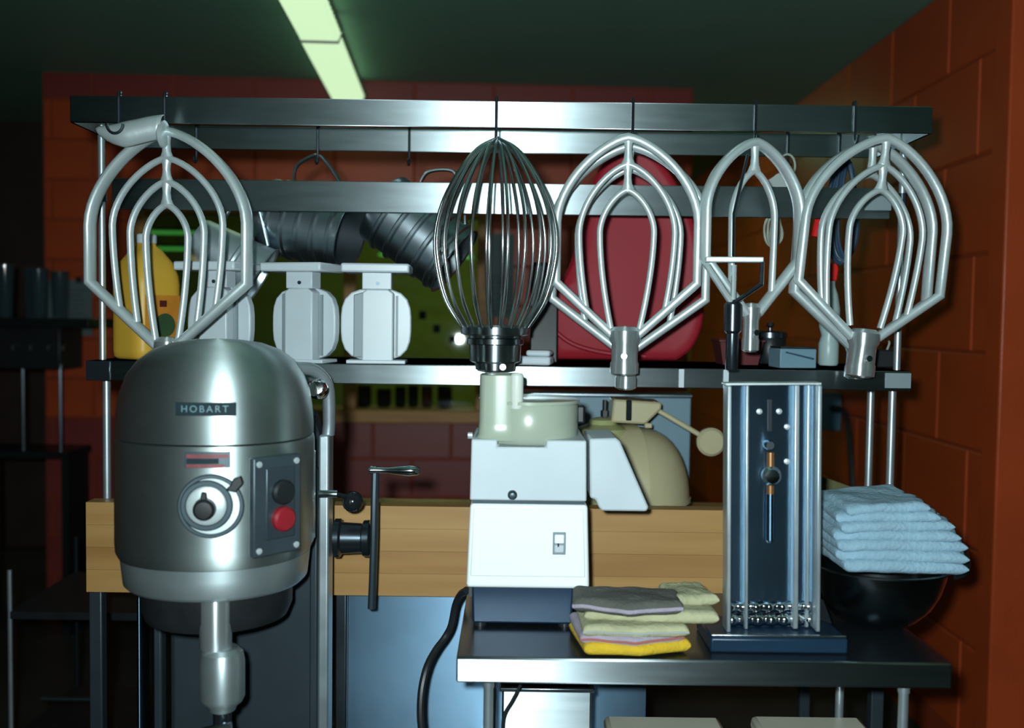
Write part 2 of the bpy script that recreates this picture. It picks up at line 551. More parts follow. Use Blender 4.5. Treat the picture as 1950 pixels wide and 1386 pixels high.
fixture('near glowing fluorescent fixture of the ceiling row, cut by the top border', (-0.645, 2.47, 0), (-0.718, 3.70, 0))
fixture('far glowing fluorescent fixture of the ceiling row, ending above the hanging rack', (-0.722, 3.715, 0), (-0.785, 4.73, 0))
fixture('fluorescent fixture on the ceiling behind the photographer on the left', (-0.58, -1.6, 0), (-0.52, -2.8, 0))
fixture('fluorescent fixture on the ceiling behind the photographer on the right', (1.9, 1.6, 0), (1.95, 0.4, 0))  # added out of view to brighten the ceiling near the right wall
fixture('fluorescent fixture on the ceiling of the room beyond the window', (-0.9, 6.2, 0), (0.3, 6.27, 0), lens='tube_light_far')  # added out of view to light the olive wall beyond the window
fixture('fluorescent fixture in the corridor behind the rack at the right', (0.98, 5.50, 0), (0.98, 5.84, 0), lens='tube_light_corridor')  # added behind the rails to green the ceiling and right wall
# green glowing bars beyond the window, for the green lines in the glass
for i, (x0, x1, y) in enumerate(((262, 412, 438), (258, 402, 467), (714, 737, 477), (880, 898, 481), (568, 585, 477))):
    a, b = W(x0, y, 7.0), W(x1, y, 7.0)
    lab = ['long thin green lamp beyond the window, upper of the pair', 'long thin green lamp beyond the window, lower of the pair',
           'small green lamp glowing beyond the window between the ribbed jugs', 'small green lamp glowing beyond the window behind the whisk',
           'small green lamp glowing beyond the window under the middle jug'][i]
    t = thing('pendant_lamp', lab, 'lamp', ((a.x + b.x) / 2, 7.0 + 0.1 * i, a.z - 0.015), 0, 'lamps beyond the window')
    wl = b.x - a.x
    put('tube', MB().cyl((-wl / 2, 0, 0.0), (wl / 2, 0, 0.0), 0.011, n=10), 'lamp_green', t)
    put('shade', MB().box((0, 0, 0.022), (wl * 1.02, 0.04, 0.012)), 'dark_trim', t)
    put('hanger', MB().cyl((0, 0, 0.03), (0, 0, CEIL - a.z + 0.013), 0.004, n=6), 'dark_trim', t)

# ------------------------------------------------------------------ bakers table with a raised wooden curb
Z_CURB = W(975, 966, 2.08).z
Z_CB = W(975, 1137, 2.08).z
bx0, bx1 = W(165, 1040, 2.08).x, 0.80
t = thing('bakers_table', 'bakers work table with a tall maple curb board behind the mixer', 'table', ((bx0 + bx1) / 2, 2.40, 0))
cx = (bx0 + bx1) / 2
hw = (bx1 - bx0) / 2
n = 4
hh = (Z_CURB - Z_CB) / n
for k in range(n):
    put('curb_plank', MB().box((0, -0.30, Z_CB + hh * (k + 0.5)), (2 * hw, 0.045, hh - 0.0005)), 'maple' if k in (0, 2, 3) else 'maple_dark', t)
for k in range(5):
    put('worktop_plank', MB().box((0, -0.225 + k * 0.11, 0.885), (2 * hw, 0.1085, 0.05)), 'maple', t, 0.002)
for sx in (-1, 1):
    for y in (-0.26, 0.26):
        put('leg', MB().box((sx * (hw + 0.002), y, 0.43), (0.028, 0.028, 0.86)), 'mixer_dark', t, 0.003)
    put('stretcher', MB().box((sx * (hw + 0.002), 0, 0.25), (0.022, 0.49, 0.022)), 'steel_dull', t)
px0, px1 = W(662, 1200, 2.12).x - cx, 0.30 - cx
put('back_panel', MB().box(((px0 + px1) / 2, -0.265, 0.50), (px1 - px0, 0.008, 0.655)), 'steel_panel', t)
e0 = W(634, 1200, 2.10).x - cx
put('panel_edge', MB().box(((e0 + px0) / 2, -0.270, 0.50), (px0 - e0 - 0.002, 0.03, 0.655)), 'steel_dull', t, 0.004)

# ------------------------------------------------------------------ hanging rack over the bakers table
RX0, RX1 = W(134, 220, 2.0).x, W(1775, 225, 2.0).x
RZ = 1.802
rk = thing('hanging_rack', 'stainless steel pot rack with double shelf standing on the bakers table', 'rack', ((RX0 + RX1) / 2, 2.15, 0.91))
rc = (RX0 + RX1) / 2
rh = (RX1 - RX0) / 2
Z0 = 0.911
BH = 0.053
def rl(x, y, z):
    return (x - rc, y - 2.15, z - 0.91)
split = W(945, 220, 2.0).x
for nm, a, b in (('front_rail', RX0, split - 0.0008), ('front_rail', split + 0.0008, RX1)):
    put(nm, MB().box(rl((a + b) / 2, 2.0, RZ), (b - a, 0.006, BH)), 'steel', rk, 0.0015)
put('rear_rail', MB().box(rl(rc, 2.30, RZ), (2 * rh, 0.006, BH)), 'steel', rk, 0.0015)
for sx, x in ((-1, RX0 + 0.003), (1, RX1 - 0.003)):
    put('side_rail', MB().box(rl(x, 2.15, RZ), (0.006, 0.292, BH)), 'steel', rk)
MZ = W(975, 378, 2.15).z
put('cross_bar', MB().box(rl((RX0 + RX1) / 2, 2.158, MZ), (2 * rh - 0.04, 0.008, 0.066)), 'steel', rk, 0.0015)
SZ = W(975, 697, 2.09).z          # lower shelf top
ST = 0.041
sx0, sx1 = W(166, 700, 2.09).x, W(1733, 725, 2.09).x
sh = put('shelf', MB().box(rl((sx0 + sx1) / 2, 2.265, SZ - 0.004), (sx1 - sx0, 0.35, 0.008)), 'steel', rk)
put('shelf_lip', MB().box(rl((sx0 + sx1) / 2, 2.087, SZ - ST / 2), (sx1 - sx0, 0.006, ST)), 'steel', rk, 0.0015)
put('shelf_lip', MB().box(rl((sx0 + sx1) / 2, 2.443, SZ - ST / 2), (sx1 - sx0, 0.006, ST)), 'steel', rk, 0.0015)
for px in (1298, 1383):
    p = W(px, 722, 2.08)
    put('lip_clip', MB().box(rl(p.x, 2.0815, SZ - ST / 2), (0.011, 0.004, ST * 0.95)), 'scale_white', rk, 0.001)  # narrow white strip on the shelf lip
p = W(1707, 726, 2.08)
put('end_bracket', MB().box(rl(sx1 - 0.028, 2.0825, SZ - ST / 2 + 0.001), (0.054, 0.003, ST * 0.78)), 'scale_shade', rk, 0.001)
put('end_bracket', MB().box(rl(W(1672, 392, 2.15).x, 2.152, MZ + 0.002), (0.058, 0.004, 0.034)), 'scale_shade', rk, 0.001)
put('end_bracket', MB().box(rl(sx0 + 0.026, 2.0825, SZ - ST / 2), (0.05, 0.003, ST)), 'dark_steel', rk, 0.001)
pl, pr = W(195, 600, 2.14).x, W(1714, 500, 2.14).x
for x in (pl, pr):
    put('upper_post', MB().cyl(rl(x, 2.14, SZ), rl(x, 2.14, RZ + 0.02), 0.0075, n=14), 'aluminium_soft', rk)
    put('lower_post', MB().cyl(rl(x, 2.16, Z0), rl(x, 2.16, SZ - 0.009), 0.0085, n=14), 'aluminium_soft', rk)
    put('post_collar', MB().cyl(rl(x, 2.14, MZ - 0.02), rl(x, 2.14, MZ + 0.02), 0.011, n=14), 'dark_steel', rk)
    put('rear_post', MB().cyl(rl(x, 2.29, Z0), rl(x, 2.29, SZ - 0.009), 0.0085, n=14), 'aluminium_soft', rk)
RB = RZ - BH / 2
RT = RZ + BH / 2


def hook(px, rail, holds, drop=0.016):
    y = 2.0 if rail == 'f' else 2.30
    x = W(px, 240 if rail == 'f' else 268, y).x
    f = y - 0.0065
    o = tag(put('hook', MB().sweep(smooth_path([(0, 0.0065, -0.018), (0, 0.0065, 0.004), (0, 0, 0.0075), (0, -0.0068, 0.003), (0, -0.0072, -0.02),
                                               (0, -0.0075, -BH - drop), (0, -0.012, -BH - drop - 0.012), (0, -0.022, -BH - drop - 0.013),
                                               (0, -0.029, -BH - drop - 0.002)], 5), 0.0030, n=7), 'dark_steel', loc=(x, y, RT)),
            holds, 'hook', 'hooks on the hanging rack')
    return x


# ------------------------------------------------------------------ beaters


def arch(w, za, zw, n=14):
    """half ogive from (w, zw) to the apex (0, za)"""
    out = []
    for k in range(n + 1):
        s = 1 - (1 - k / n) ** 1.6
        out.append((w * max(0.0, (1 - s ** 1.8)) ** 0.70, zw + (za - zw) * s))
    return out


def beater(label, px, apy, hpy, Y, outer, loops, yaw=0, tilt=0, depth=0.0115, hub=0.03, hub_len=0.085, tube=0.0075, m='aluminium', sc=1.0, otube=0.0088, xoff=0.0):
    s = Y / FPX * sc
    top = W(px, apy, Y)
    Ht = (hpy - apy) * s
    t = thing('flat_beater', label, 'mixer beater', (top.x + xoff, Y, top.z - Ht), 0, 'beaters hanging from the rack')
    t.rotation_euler = (0, R(tilt), R(yaw))
    zz = lambda py: (hpy - py) * s
    w, zw, shy, hby = outer
    w *= s
    hz = zz(hby)
    half = [(hub * 0.7, hz - 0.006)] + [(w, zz(shy))] + arch(w, Ht, zz(zw))
    path = [(x, 0, z) for x, z in half] + [(-x, 0, z) for x, z in reversed(half[:-1])]
    put('outer_blade', MB().sweep(path, otube, depth, (0, 1, 0), 12, sq=2.6), m, t, smooth=50)
    prev = Ht
    for (la, lw, lzw, xb, zb) in loops:
        lw *= s
        xb *= s
        a = arch(lw, zz(la), zz(lzw))
        leg = []
        for k in range(8):
            q = k / 8
            leg.append((xb + (lw - xb) * (1 - (1 - q) ** 1.7), zz(zb) + (zz(lzw) - zz(zb)) * q))
        h = leg + a
        pth = [(x, 0, z) for x, z in h] + [(-x, 0, z) for x, z in reversed(h[:-1])]
        put('inner_loop', MB().sweep(pth, tube * 0.85, tube * 1.1, (0, 1, 0), 10), m, t, smooth=50)
        put('spine', MB().sweep([(0, 0, prev + .002), (0, 0, prev - 0.012), (0, 0, (prev + zz(la)) / 2), (0, 0, zz(la) + 0.012), (0, 0, zz(la) - 0.004)],
                                [0.014, 0.0085, 0.0075, 0.009, 0.017], tube * 1.1, (0, 1, 0), 10), m, t, smooth=50)
        prev = zz(la)
    put('hub', MB().lathe([(hub * .55, hz - hub_len - 0.004), (hub * .9, hz - hub_len), (hub * .92, hz - hub_len + 0.02), (hub * .84, hz - hub_len + 0.024), (hub * .84, hz - 0.02), (hub, hz - 0.012), (hub, hz + 0.006),
                           (hub * 0.7, hz + 0.014), (0, hz + 0.016)], 24), 'shaft_steel', t)
    put('drive_pin', MB().cyl((0, -hub * 1.15, hz - hub_len + 0.035), (0, hub * 1.15, hz - hub_len + 0.035), 0.006, n=10), 'chrome', t)
    return t


YB = 1.972
beater('large flat beater with three inner loops hanging above the grey mixer', 317, 250, 655, YB, (168, 425, 535, 652),
       [(300, 118, 425, 102, 585), (344, 79, 440, 64, 610), (388, 45, 450, 24, 645)], yaw=-14, depth=0.016, hub=0.026)
beater('flat beater with two inner loops in front of the red tub', 1197, 262, 705, YB, (133, 420, 535, 632),
       [(312, 90, 440, 74, 586), (360, 51, 440, 27, 622)], yaw=-8, hub=0.031, hub_len=0.078)
beater('second flat beater tucked behind the one at the red tub', 1200, 279, 745, 2.035, (146, 430, 566, 656),
       [(322, 98, 445, 80, 612)], yaw=-14, depth=0.014, hub=0.024, hub_len=0.085)
beater('narrow flat beater with a single inner loop near the coiled cords', 1438, 271, 650, YB, (104, 400, 490, 588),
       [(325, 47, 410, 44, 552)], yaw=20, depth=0.016, hub=0.019, hub_len=0.078)
beater('flat beater with two inner loops at the right end of the rack', 1650, 260, 708, YB, (141, 425, 544, 636),
       [(312, 93, 440, 80, 590), (358, 53, 435, 30, 618)], tilt=5.2, yaw=6, hub=0.031, hub_len=0.078)
beater('rear flat beater behind the one at the right end of the rack', 1640, 272, 722, 2.06, (146, 425, 562, 650),
       [(330, 98, 445, 80, 606)], tilt=3.5, yaw=16, depth=0.014, hub=0.024, hub_len=0.07)

# small pastry beater with a triangular frame
p = W(1396, 575, 1.905)
t = thing('pastry_beater', 'small triangular pastry beater below the narrow flat beater', 'mixer beater', (p.x, 1.905, p.z - 0.13), R(-6), 'beaters hanging from the rack')
s = 1.905 / FPX
put('cross_blade', MB().box((0, 0, 0.13 + 80 * s), (0.108, 0.024, 0.0105)), 'aluminium', t, 0.002)
put('side_arm', MB().sweep([(-0.050, 0, 0.13 + 68 * s), (-0.004, 0, 0.13)], 0.0065, 0.012, (0, 1, 0), 10), 'aluminium', t)
put('side_arm', MB().sweep([(0.052, 0, 0.13 + 76 * s), (0.052, 0, 0.13 + 34 * s), (0.004, 0, 0.13)], 0.0045, 0.012, (0, 1, 0), 10), 'dark_steel', t)
put('spine', MB().sweep([(0, 0, 0.13 + 70 * s), (0, 0, 0.13)], 0.0055, 0.009, (0, 1, 0), 10), 'aluminium', t)
put('hub', MB().lathe([(0.010, 0), (0.012, 0.004), (0.012, 0.07), (0.017, 0.075), (0.017, 0.125), (0.008, 0.135)], 18), 'dark_steel', t)
put('shank', MB().sweep([(0, 0.012, 0.13 + 80 * s), (0, 0.022, 0.30), (0.026, 0.045, 0.415)], 0.003, n=7), 'dark_steel', t)

# balloon whisk
hx = hook(945, 'f', 'dark steel hook holding the balloon whisk', 0.012)
top = W(944, 262, YB)
s = YB / FPX
Hw = (703 - 262) * s
t = thing('balloon_whisk', 'large wire balloon whisk for the mixer hanging upside down', 'whisk', (top.x + 0.004, YB, top.z - Hw))
prof = [(0.001, 262), (38, 283), (74, 328), (104, 388), (117, 450), (112, 510), (95, 570), (66, 617), (58, 632)]
pr_s = smooth_path([(r * s, 0, (703 - y) * s) for r, y in prof], 5)
loop = list(pr_s) + [Vector((-q.x, 0, q.z)) for q in reversed(pr_s[:-1])]
loop = [q for q in reversed(pr_s)] + [Vector((-q.x, 0, q.z)) for q in pr_s[1:]]
NW = 11
wm = {}
for k in range(NW):
    sc = 1.0 - 0.0035 * (k % 4)
    me = MB().sweep([(q.x * sc, 0, q.z if q.z < 0.3 else 0.3 + (q.z - 0.3) * (1 - 0.012 * (k % 4))) for q in loop], 0.0032, n=7).mesh('wire', 60)
    put('wire', me, 'wire', t, rot=(0, 0, PI * k / NW + 0.05))
put('cage_ring', MB().lathe([(0.056, 0.070), (0.068, 0.073), (0.069, 0.087), (0.062, 0.091), (0.056, 0.091)], 32), 'hub_dark', t)
put('hub', MB().lathe([(0.024, 0.0), (0.038, 0.003), (0.040, 0.016), (0.050, 0.020), (0.052, 0.070), (0.062, 0.073), (0.060, 0.080), (0.02, 0.086)], 32), 'hub_dark', t)
put('hub_ring', MB().lathe([(0.0525, 0.052), (0.056, 0.054), (0.056, 0.064), (0.0525, 0.066)], 32), 'bowl_steel', t)
put('drive_pin', MB().cyl((0.016, -0.042, 0.010), (0.016, 0.03, 0.010), 0.0065, n=10), 'chrome', t)

hook(316, 'f', 'dark steel hook holding the large three-loop beater', 0.010)
hook(229, 'f', 'dark steel hook at the left end holding the polished scoop', 0.012)
hook(1204, 'f', 'dark steel hook holding the beaters in front of the red tub', 0.008)
hook(1437, 'f', 'dark steel hook holding the narrow flat beater', 0.010)
hook(1626, 'f', 'dark steel hook at the right end holding two flat beaters', 0.008)
hook(376, 'b', 'rear rail hook holding the tapered steel pitcher', 0.018)
hook(606, 'b', 'rear rail hook holding the left ribbed measuring jug', 0.018)
hook(780, 'b', 'rear rail hook holding the right ribbed measuring jug', 0.018)
hook(1500, 'b', 'rear rail hook holding the white tags', 0.018)
hook(1598, 'b', 'rear rail hook holding the dark blue cord', 0.018)

# polished scoop beside the large beater
c = W(247, 253, 1.965)
t = thing('steel_scoop', 'polished steel scoop hanging left of the large beater', 'scoop', (c.x, 1.965, c.z - 0.028), 0)
pts = []
L, n1, n2 = 0.135, 14, 10
vs, fs = [], []
for i in range(n1 + 1):
    u = i / n1
    x = -0.068 + L * u
    w = 0.030 * (0.10 + 0.90 * min(1, (u * 2.2)) ** 0.7) * (1 - 0.10 * u)
    for j in range(n2 + 1):
        a = PI * j / n2
        vs.append((x, -w * math.sin(a) * 0.8, 0.034 - 0.006 * math.sin(u * 5) + w * math.cos(a) * 0.9 - 0.018 * u * (1 - u)))
for i in range(n1):
    for j in range(n2):
        q = i * (n2 + 1) + j
        fs.append((q, q + 1, q + n2 + 2, q + n2 + 1))
o = put('scoop_bowl', MB().add(vs, fs), 'aluminium', t, smooth=60)
sm = o.modifiers.new('wall', 'SOLIDIFY')
sm.thickness = 0.0018
put('scoop_back', MB().lathe([(0.0, 0), (0.018, 0.001), (0.026, 0.006), (0.027, 0.014), (0.020, 0.018), (0, 0.018)], 20,
                             Matrix.Translation((0.056, 0, 0.026)) @ Matrix.Rotation(PI / 2, 4, 'Y')), 'aluminium', t)
put('handle_loop', MB().sweep([(-0.018 + 0.016 * math.cos(a), -0.028, 0.040 + 0.018 * math.sin(a)) for a in [PI + PI * k / 10 for k in range(11)]], 0.0028, n=7), 'dark_steel', t)

# ------------------------------------------------------------------ measuring jugs on the rear rail


def jug(label, px, py, Y, L, r0, r1, dip, turn, rings=5, m='jug_steel', up=0.075):
    c = W(px, py, Y)
    t = thing('measuring_jug', label, 'measuring jug', c, 0, 'steel jugs hanging from the rear rail')
    t.rotation_euler = (Matrix.Rotation(R(turn), 3, 'Z') @ Matrix.Rotation(R(90 + dip), 3, 'Y')).to_euler()
    h = L / 2
    prof = [(0, -h), (r0 * .96, -h), (r0, -h + 0.006)]
    for k in range(1, rings + 1):
        z = -h + L * k / (rings + 0.6)
        r = r0 + (r1 - r0) * (z + h) / L
        prof += [(r, z - 0.007), (r + 0.005, z - 0.003), (r + 0.005, z + 0.003), (r, z + 0.007)]
    prof += [(r1, h - 0.004), (r1 + 0.004, h - 0.001), (r1 + 0.002, h), (r1 - 0.003, h - 0.003), (r0 - 0.004, -h + 0.004), (0, -h + 0.004)]
    put('body', MB().lathe(prof, 36), m, t, smooth=40)
    # wide triangular wire handle on the upper side (local -x)
    ra = (r0 + r1) / 2
    hp = smooth_path([(-r0 * 0.98, 0, -h * 0.60), (-ra - up * .55, 0, -h * 0.62), (-ra - up, 0, -h * 0.25), (-ra - up * .92, 0, 0.0), (-ra - up * .45, 0, h * 0.42), (-r1 * .98, 0, h * 0.72)], 6)
    put('handle', MB().sweep(hp, 0.0042, 0.0075, (0, 1, 0), 8), m, t)
    return t


jug('ribbed steel measuring jug hanging on its side, left of the two', 590, 430, 2.305, 0.212, 0.086, 0.080, 14, -14)
jug('ribbed steel measuring jug hanging tilted beside the whisk', 797, 446, 2.290, 0.212, 0.086, 0.082, 36, -8)
jug('tapered steel pitcher hanging tilted behind the large beater', 436, 492, 2.235, 0.165, 0.052, 0.070, 30, 6, rings=1, up=0.075, m='aluminium_soft')

# ------------------------------------------------------------------ portion scales on the lower shelf
sc_proto = None
for i, (px, Y, yw, lab) in enumerate(((716, 2.15, 2, 'white portion scale on the shelf, rightmost of the three, next to the window'),
                                       (578, 2.15, -17, 'white portion scale on the shelf, middle one of the three'),
                                       (416, 2.15, -14, 'white portion scale half hidden behind the large beater, leftmost of the three'))):
    x = W(px, 600, Y).x
    if sc_proto is None:
        t = thing('portion_scale', lab, 'scale', (x, Y, SZ), R(yw), 'white portion scales')
        n = 28
        poly = []
        for k in range(n):
            a = 2 * PI * k / n
            g = 1 / ((abs(math.cos(a)) ** 3.2 + abs(math.sin(a)) ** 3.2) ** (1 / 3.2))
            poly.append((0.078 * g * math.cos(a) * 0.97, 0.083 + 0.077 * g * math.sin(a)))
        put('back_plate', MB().prism(poly, 0.000, 0.022), 'scale_white', t, 0.003)
        put('front_column', MB().prism([(-0.026, 0.004), (0.040, 0.004), (0.040, 0.150), (0.028, 0.158), (-0.016, 0.158), (-0.026, 0.150)], -0.036, 0.0), 'scale_white', t, 0.003)
        put('column_side', MB().prism([(-0.047, 0.012), (-0.0265, 0.012), (-0.0265, 0.152), (-0.047, 0.146)], -0.010, 0.0), 'scale_shade', t, 0.002)  # dark slab puts the shade beside the column into colour
        put('column_seam', MB().box((0.045, -0.003, 0.08), (0.005, 0.006, 0.13)), 'scale_shade', t)
        put('foot', MB().box((0.004, -0.006, 0.004), (0.125, 0.07, 0.008)), 'scale_white', t, 0.002)
        put('neck', MB().box((0.004, -0.008, 0.176), (0.062, 0.040, 0.037)), 'scale_white', t, 0.002)
        put('neck_screw', MB().cyl((0.006, -0.031, 0.170), (0.006, -0.027, 0.170), 0.004, n=10), 'dark_steel', t)
        put('platform', MB().box((0.004, -0.01, 0.2015), (0.142, 0.115, 0.019)), 'scale_white', t, 0.004)
        sc_proto = t
    else:
        t = copy_tree(sc_proto)
        t.location = (x, Y, SZ)
        t.rotation_euler = (0, 0, R(yw))
        t['label'] = lab

# ------------------------------------------------------------------ yellow jug
x = W(279, 600, 2.22).x
t = thing('plastic_jug', 'yellow plastic gallon jug with white cap at the left end of the shelf', 'jug', (x, 2.22, SZ), R(56))
b = 0.057
put('body', MB().lathe([(b * .86, 0), (b * .98, 0.006), (b, 0.02), (b, 0.165), (b * .96, 0.185), (b * .80, 0.213), (b * .48, 0.240), (b * .30, 0.250), (b * .28, 0.262)], 40,
                       Matrix.Scale(1.0, 4), sq=5.5), 'yellow', t, smooth=50)
put('cap', MB().lathe([(0.020, 0.254), (0.0225, 0.256), (0.0225, 0.272), (0.020, 0.275)], 20), 'scale_white', t)
lb = put('front_label', MB().box((0.0, -b - 0.0008, 0.088), (b * 1.55, 0.0016, 0.105)), 'jug_label', t)
put('label_dot', MB().lathe([(0.026, 0), (0.026, 0.0012)], 24, Matrix.Translation((0.004, -b - 0.0026, 0.075)) @ Matrix.Rotation(-PI / 2, 4, 'X') @ Matrix.Scale(-1, 4, (0, 0, 1))), 'jug_dot', lb)
put('label_print', MB().box((0.0, -b - 0.002, 0.122), (0.018, 0.001, 0.014)), 'maroon', lb)
put('grip', MB().sweep(smooth_path([(0, b * .75, 0.225), (0, b * 1.15, 0.215), (0, b * 1.3, 0.17), (0, b * .98, 0.12)], 5), 0.010, n=8), 'yellow', t)

# ------------------------------------------------------------------ red tub leaning on the shelf behind the beater
s = 2.33 / FPX
outl = [(1060, 697), (1034, 668), (1014, 625), (1018, 600), (1060, 560), (1088, 500), (1102, 420), (1122, 360), (1155, 305), (1190, 284), (1230, 296),
        (1270, 340), (1306, 400), (1332, 480), (1341, 560), (1338, 630), (1318, 675), (1290, 697)]
pts = smooth_path([((px - 1185) * s, 0, (700 - py) * s) for px, py in outl], 3)
c = W(1185, 698, 2.33)
t = thing('red_tub', 'large red plastic tub leaning upright on the shelf behind the beater', 'tub', (c.x, 2.36, SZ + 0.003))
cxp = sum(p.x for p in pts) / len(pts)
czp = sum(p.z for p in pts) / len(pts)
def rings(scale, y):
    return [Vector((cxp + (p.x - cxp) * scale, y, czp + (p.z - czp) * scale)) for p in pts]
rs = [rings(0.80, 0.050), rings(0.96, 0.045), rings(1.0, 0.0), rings(1.0, -0.012), rings(0.975, -0.016), rings(0.95, -0.010), rings(0.90, -0.006), rings(0.62, -0.003), rings(0.3, -0.002)]
vs = [v for r_ in rs for v in r_]
N = len(pts)
fs = []
for i in range(len(rs) - 1):
    for k in range(N):
        fs.append((i * N + k, i * N + (k + 1) % N, (i + 1) * N + (k + 1) % N, (i + 1) * N + k))
fs.append(tuple(range(N)))
fs.append(tuple(reversed(range((len(rs) - 1) * N, len(rs) * N))))
put('shell', MB().add(vs, fs), 'red_plastic', t, smooth=60)
put('lip_fold', MB().sweep(smooth_path([((px - 1185) * s, -0.020, (700 - py) * s) for px, py in ((1030, 612), (1052, 640), (1090, 668), (1150, 684), (1230, 690))], 5), 0.006, 0.008, (0, 1, 0), 8), 'red_plastic', t)

# ------------------------------------------------------------------ other things on the shelf
p = W(1016, 690, 2.16)
t = thing('napkin_bundle', 'small white folded napkin bundle on the shelf beside the whisk', 'napkins', (p.x, 2.15, SZ), R(-12))
put('lower_fold', MB().box((0, 0, 0.010), (0.080, 0.05, 0.019)), 'scale_white', t, 0.005)
put('upper_fold', MB().box((0.012, 0.004, 0.026), (0.052, 0.045, 0.013)), 'scale_white', t, 0.005)
p = W(1038, 570, 2.28)
t = thing('black_tray', 'small black tray leaning on the shelf left of the red tub', 'tray', (p.x - 0.002, 2.262, SZ), rot=(R(-9), 0, 0))
put('panel', MB().box((0, 0, 0.115), (0.062, 0.006, 0.230)), 'black', t, 0.004)
put('rim', MB().box((0, -0.006, 0.226), (0.062, 0.010, 0.008)), 'black_gloss', t, 0.002)
p = W(1508, 700, 2.2)
t = thing('tissue_box', 'pale blue box on the shelf near the right end', 'box', (p.x, 2.20, SZ), R(6))
put('carton', MB().box((0, 0, 0.021), (0.082, 0.07, 0.042)), 'pale_blue', t, 0.002)
put('carton_stripe', MB().prism([(-0.030, 0.033), (0.034, 0.018), (0.036, 0.022), (-0.028, 0.036)], -0.0362, -0.0352), 'cord_blue', t)
put('lid', MB().box((0.0, 0, 0.0445), (0.078, 0.066, 0.003)), 'dark_steel', t)
p = W(1577, 690, 2.33)
t = thing('spray_bottle', 'pale spray bottle with a red trigger standing on the shelf', 'bottle', (p.x, 2.33, SZ))
put('body', MB().lathe([(0.020, 0), (0.023, 0.005), (0.023, 0.05), (0.017, 0.07), (0.023, 0.09), (0.024, 0.13), (0.018, 0.165), (0.011, 0.185), (0.011, 0.196)], 24), 'bottle_pale', t)
put('trigger_head', MB().prism([(-0.032, 0.214), (-0.030, 0.232), (0.010, 0.240), (0.016, 0.224), (0.012, 0.196), (-0.012, 0.196), (-0.014, 0.212)], -0.011, 0.011), 'red_bright', t, 0.003)
put('lever', MB().sweep([(-0.016, 0, 0.214), (-0.024, 0, 0.200), (-0.022, 0, 0.184)], 0.004, 0.006, (0, 1, 0), 8), 'red_bright', t)
p = W(1369, 690, 2.3)
t = thing('loaf_pan', 'dark maroon loaf pan on the shelf right of the red tub', 'pan', (W(1400, 690, 2.3).x + 0.01, 2.33, SZ), 0)
put('pan_body', MB().add([(-.04, -.04, 0), (.04, -.04, 0), (.04, .04, 0), (-.04, .04, 0), (-.05, -.05, .055), (.05, -.05, .055), (.05, .05, .055), (-.05, .05, .055),
                          (-.047, -.047, .055), (.047, -.047, .055), (.047, .047, .055), (-.047, .047, .055), (-.037, -.037, .004), (.037, -.037, .004), (.037, .037, .004), (-.037, .037, .004)],
                         [(0, 3, 2, 1)] + [(i, (i + 1) % 4, 4 + (i + 1) % 4, 4 + i) for i in range(4)] + [(4 + i, 4 + (i + 1) % 4, 8 + (i + 1) % 4, 8 + i) for i in range(4)]
                         + [(8 + i, 8 + (i + 1) % 4, 12 + (i + 1) % 4, 12 + i) for i in range(4)] + [(12, 13, 14, 15)]), 'maroon', t)
put('rim', MB().sweep([(-.05, -.05, .055), (.05, -.05, .055), (.05, .05, .055), (-.05, .05, .055)], 0.003, n=6, closed=True), 'maroon', t)
p = W(1440, 660, 2.38)
t = thing('storage_tin', 'dark lidded tin on the shelf behind the small hub', 'tin', (W(1468, 690, 2.38).x, 2.395, SZ))
put('can', MB().lathe([(0.036, 0), (0.038, 0.003), (0.038, 0.062), (0.036, 0.065)], 24), 'dark_trim', t)
put('lid', MB().lathe([(0.040, 0.062), (0.040, 0.074), (0.03, 0.078), (0, 0.078)], 24), 'dark_steel', t)
put('knob', MB().lathe([(0.004, 0.078), (0.004, 0.086), (0.010, 0.090), (0.008, 0.097), (0, 0.098)], 14), 'dark_steel', t)
p = W(1640, 690, 2.3)
t = thing('plug_adapter', 'small black charger with thin bent wire on the shelf', 'charger', (W(1668, 690, 2.3).x, 2.26, SZ))
put('case', MB().box((0, 0, 0.02), (0.045, 0.035, 0.04)), 'black', t, 0.004)
put('wire', MB().sweep(smooth_path([(0.01, 0, 0.04), (0.012, -0.005, 0.058), (-0.004, -0.008, 0.068), (-0.026, -0.008, 0.064), (-0.03, -0.01, 0.05)], 5), 0.0025, n=6), 'cord_beige', t)

# things on the rear hooks at the right
x = W(1500, 290, 2.27).x
t = thing('tag_bundle', 'white cards hanging on a wire ring behind the narrow beater', 'tags', (x, 2.272, W(1500, 296, 2.27).z - 0.085))
put('ring', MB().sweep([(0.018 * math.cos(a), 0, 0.062 + 0.026 * math.sin(a)) for a in [2 * PI * k / 20 for k in range(20)]], 0.0026, n=6, closed=True), 'cord_beige', t)
for k in range(3):
    put('card', MB().prism([(-0.045, -0.01), (0.012, -0.014), (0.008, 0.035), (-0.022, 0.044), (-0.046, 0.024)], -0.004 + 0.003 * k, -0.0025 + 0.003 * k), 'tag_white', t, rot=(0, R(5 * k - 4), 0))


def coil(name, label, px, py, Y, rx, rz, turns, m, tie=None, tube=0.0034):
    c = W(px, py, Y)
    t = thing(name, label, 'cord', (c.x, Y, c.z - rz))
    for k in range(turns):
        a0 = k * 0.9
        path = [((rx - 0.004 * k) * math.cos(a) * (0.75 + 0.25 * (1 - math.sin(a)) / 1.2) + 0.004 * k, 0.006 * math.sin(3 * a + a0) + 0.005 * k, rz + (rz - 0.003 * k) * math.sin(a)) for a in [2 * PI * j / 28 for j in range(28)]]
        put('loop', MB().sweep(path, tube, n=6, closed=True), m, t)
    if tie:
        put('tie', MB().cyl((-rx * .15, 0.004, 2 * rz - 0.022), (rx * .15, 0.004, 2 * rz + 0.004), 0.010, n=10), tie, t)
    return t


